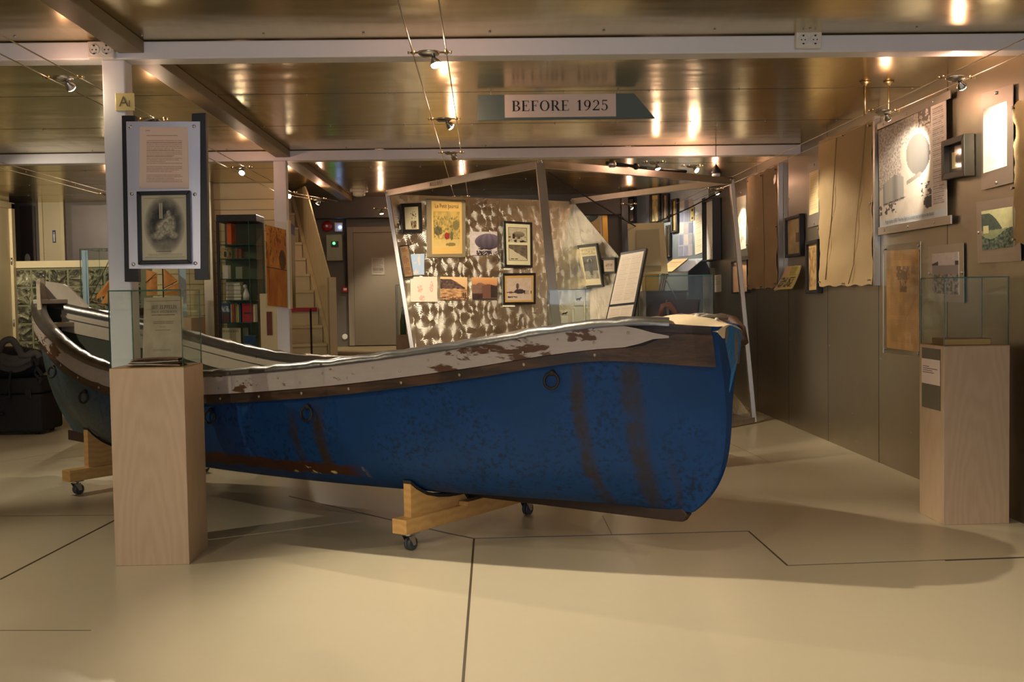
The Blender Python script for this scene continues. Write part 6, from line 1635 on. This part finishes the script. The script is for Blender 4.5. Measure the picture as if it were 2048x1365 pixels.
m = MB(); m.box((hx0 + .25, MY - .05, 1.3005), (hx1 - .25, MY + .05, 1.335)); m.build('stand', 'darkbrown', t)
for px, py in ((222, 514), (272, 514), (327, 524)): m = MB(); m.tube([(mp(px, 600).x, MY, 1.40), (mp(px, 600).x, MY, mp(px, py).z)], .007, 6); m.build('mast', 'darkbrown', t)
m = MB(); m.tube([(hx0 + .05, MY, 1.45), mp(180, 604)], .007, 6); m.tube([mp(183, 602), mp(218, 623)], .006, 6); m.build('bowsprit', 'redwood', t)
def sail(pts, bulge=.03):
    q = [Vector(p) for p in pts]; q = q if len(q) == 4 else [q[0], q[0].lerp(q[1], .02), q[1], q[2]]
    n_ = 8; rows = [[q[0].lerp(q[1], i / n_).lerp(q[3].lerp(q[2], i / n_), j / n_) + Vector((0, -bulge * sin(i / n_ * pi) * sin(min(1, j / n_ * 1.1) * pi * .9), 0)) for i in range(n_ + 1)] for j in range(n_ + 1)]
    m = MB(); m.grid(rows, 0, True, True); m.grid([[p + Vector((0, .003, 0)) for p in r] for r in rows], 0, True); m.build('sail', 'sail', t)
sail([mp(226, 550), mp(214, 590), mp(183, 603)]); sail([mp(233, 556), mp(224, 604), mp(200, 610)]); sail([mp(237, 566), mp(236, 612), mp(222, 612)])
sail([mp(264, 530), mp(270, 530), mp(270, 606), mp(240, 606)]); sail([mp(292, 540), mp(314, 546), mp(315, 590), mp(293, 592)]); sail([mp(327, 537), mp(328, 538), mp(357, 562), mp(327, 577)]); sail([mp(328, 579), mp(357, 565), mp(358, 590), mp(328, 592)])
for p0, p1 in ((mp(293, 566), mp(314, 548)), (mp(327, 578), mp(356, 563)), (mp(180, 604), mp(222, 518))):
    m = MB(); m.tube([p0 - Vector((0, .03, 0)), p1 - Vector((0, .03, 0))], .004, 5); m.build('spar', 'darkbrown', t)
m = MB(); a, b = mp(356, 530, .15), mp(373, 590, .15); m.box((a.x, MY + .15, 1.3005), (b.x, MY + .156, a.z)); tag(reorigin(m.build('pale_card', 'paleblue')), 'tall pale blue card at the right end of the model ship showcase', 'card')
m = MB(); a, b = mp(163, 501, -.1), mp(176, 530, -.1); m.box((a.x, MY - .1, 1.3005), (b.x, MY - .094, a.z)); tag(reorigin(m.build('pale_card', 'paleblue')), 'pale blue reflection made as a card at the left end of the model ship showcase', 'card')  # card added in place of a reflection in the case glass

# equipment case and rucksack at the left
t = thing('equipment_case', 'big black equipment case on the floor at the left picture edge', 'case', (-5.55, 12.5, 0))
m = MB(); m.box((-6.1, 12.2, .03), (-4.98, 12.8, .46)); m.build('case_body', 'blackmatte', t, bevel=.03, seg=3)
m = MB(); m.box((-6.1, 12.2, .468), (-4.98, 12.8, .64)); m.build('lid', 'blackmatte', t, bevel=.03, seg=3)
for x in (-5.95, -5.13):
    m = MB(); m.box((x - .035, 12.19, .42), (x + .035, 12.203, .51)); m.build('latch', 'black', t, bevel=.004)
for x in (-6.0, -5.08):
    for y in (12.3, 12.7): MB().lathe((x, y, 0), (0, 0, 1), [(0, .03), (.035, .035)], 10).build('foot', 'rubber', t)
m = MB(); m.tube([(-5.7, 12.19, .25), (-5.7, 12.16, .25), (-5.4, 12.16, .25), (-5.4, 12.19, .25)], .012, 6); m.build('handle', 'black', t)
t = thing('rucksack', 'dark rucksack with grey shoulder straps lying on the black equipment case', 'rucksack', (-5.5, 12.5, .64))
def blob(c, r, sc, n=14):
    m = MB(); m.ball(c, r, n, 0, sc)
    for k, p in enumerate(m.v):
        d = (p - Vector(c)); m.v[k] = Vector(c) + d * (1 + .10 * noise.noise(p * 5)); m.v[k].z = max(m.v[k].z, .6405)
    return m
blob((-5.5, 12.52, .80), .30, (1.75, .95, .66), 18).build('main_bag', 'blackmatte', t)
m = MB(); rows = []
for j in range(11):
    v = j / 10; row = []
    for i in range(13):
        u = i / 12; px = 0 + u * 62; py = 706 + 10 * sin(u * 3) - 8 * u; a = at(px, py + v * 32, 12.18 - .05 * sin(v * pi)); row.append(a + Vector((0, .0, .012 * sin(v * 18))))
    rows.append(row)
m.grid(rows, 0, True, True); m.grid([[p + Vector((0, .05, 0)) for p in r] for r in rows], 0, True)
for side in ([r[0] for r in rows], [r[-1] for r in rows], rows[0], rows[-1]):
    for p0, p1 in zip(side, side[1:]): m.face([p0, p1, p1 + Vector((0, .05, 0)), p0 + Vector((0, .05, 0))])
m.build('back_pad', 'greyfabric', t)
def strap(pts, w, mat, nm):
    m = MB(); P = [Vector(p) for p in pts]
    # smooth through the points
    Q = []
    for k in range(len(P) - 1):
        p0, p1, p2, p3 = P[max(k - 1, 0)], P[k], P[k + 1], P[min(k + 2, len(P) - 1)]
        for s in range(6):
            x = s / 6; Q.append(.5 * ((2 * p1) + (p2 - p0) * x + (2 * p0 - 5 * p1 + 4 * p2 - p3) * x * x + (3 * p1 - p0 - 3 * p2 + p3) * x ** 3))
    Q.append(P[-1]); m.tube(Q, w, 8); m.build(nm, mat, t)
strap([at(-6, 712, 12.2), at(4, 688, 12.15), at(16, 680, 12.15), at(26, 682, 12.17), at(38, 700, 12.2), at(44, 712, 12.2)], .038, 'greyfabric', 'shoulder_strap')
strap([at(40, 712, 12.18), at(58, 712, 12.15), at(72, 706, 12.16), at(80, 716, 12.16)], .035, 'greyfabric', 'shoulder_strap')
strap([at(-4, 694, 12.2), at(6, 684, 12.18), at(22, 678, 12.2)], .014, 'blackmatte', 'webbing')
strap([at(60, 708, 12.17), at(74, 730, 12.15), at(70, 748, 12.15), at(82, 760, 12.15)], .016, 'blackmatte', 'webbing')
strap([at(22, 742, 12.14), at(18, 770, 12.13), at(20, 800, 12.13)], .012, 'blackmatte', 'hanging_strap')
strap([at(80, 715, 12.15), at(74, 735, 12.14), at(84, 752, 12.14), at(78, 770, 12.14)], .022, 'blackmatte', 'hip_belt')

# ================================================================== LOOK
w = D.worlds.new('world'); SC.world = w; w.use_nodes = True
w.node_tree.nodes['Background'].inputs[0].default_value = (.9, .85, .8, 1); w.node_tree.nodes['Background'].inputs[1].default_value = .02
SC.view_settings.view_transform = 'Standard'; SC.view_settings.look = 'None'; SC.view_settings.gamma = 1; SC.view_settings.exposure = 1.0
SC.view_settings.use_curve_mapping = False
cy = SC.cycles; cy.max_bounces = 6; cy.diffuse_bounces = 3; cy.glossy_bounces = 3; cy.transmission_bounces = 4; cy.transparent_max_bounces = 24
cy.sample_clamp_indirect = 4.; cy.use_denoising = True; cy.use_adaptive_sampling = True; cy.adaptive_threshold = .06; cy.caustics_reflective = True; cy.caustics_refractive = False; cy.blur_glossy = .6
for o in list(SC.objects):
    if o.type == 'EMPTY' and not o.children: D.objects.remove(o)
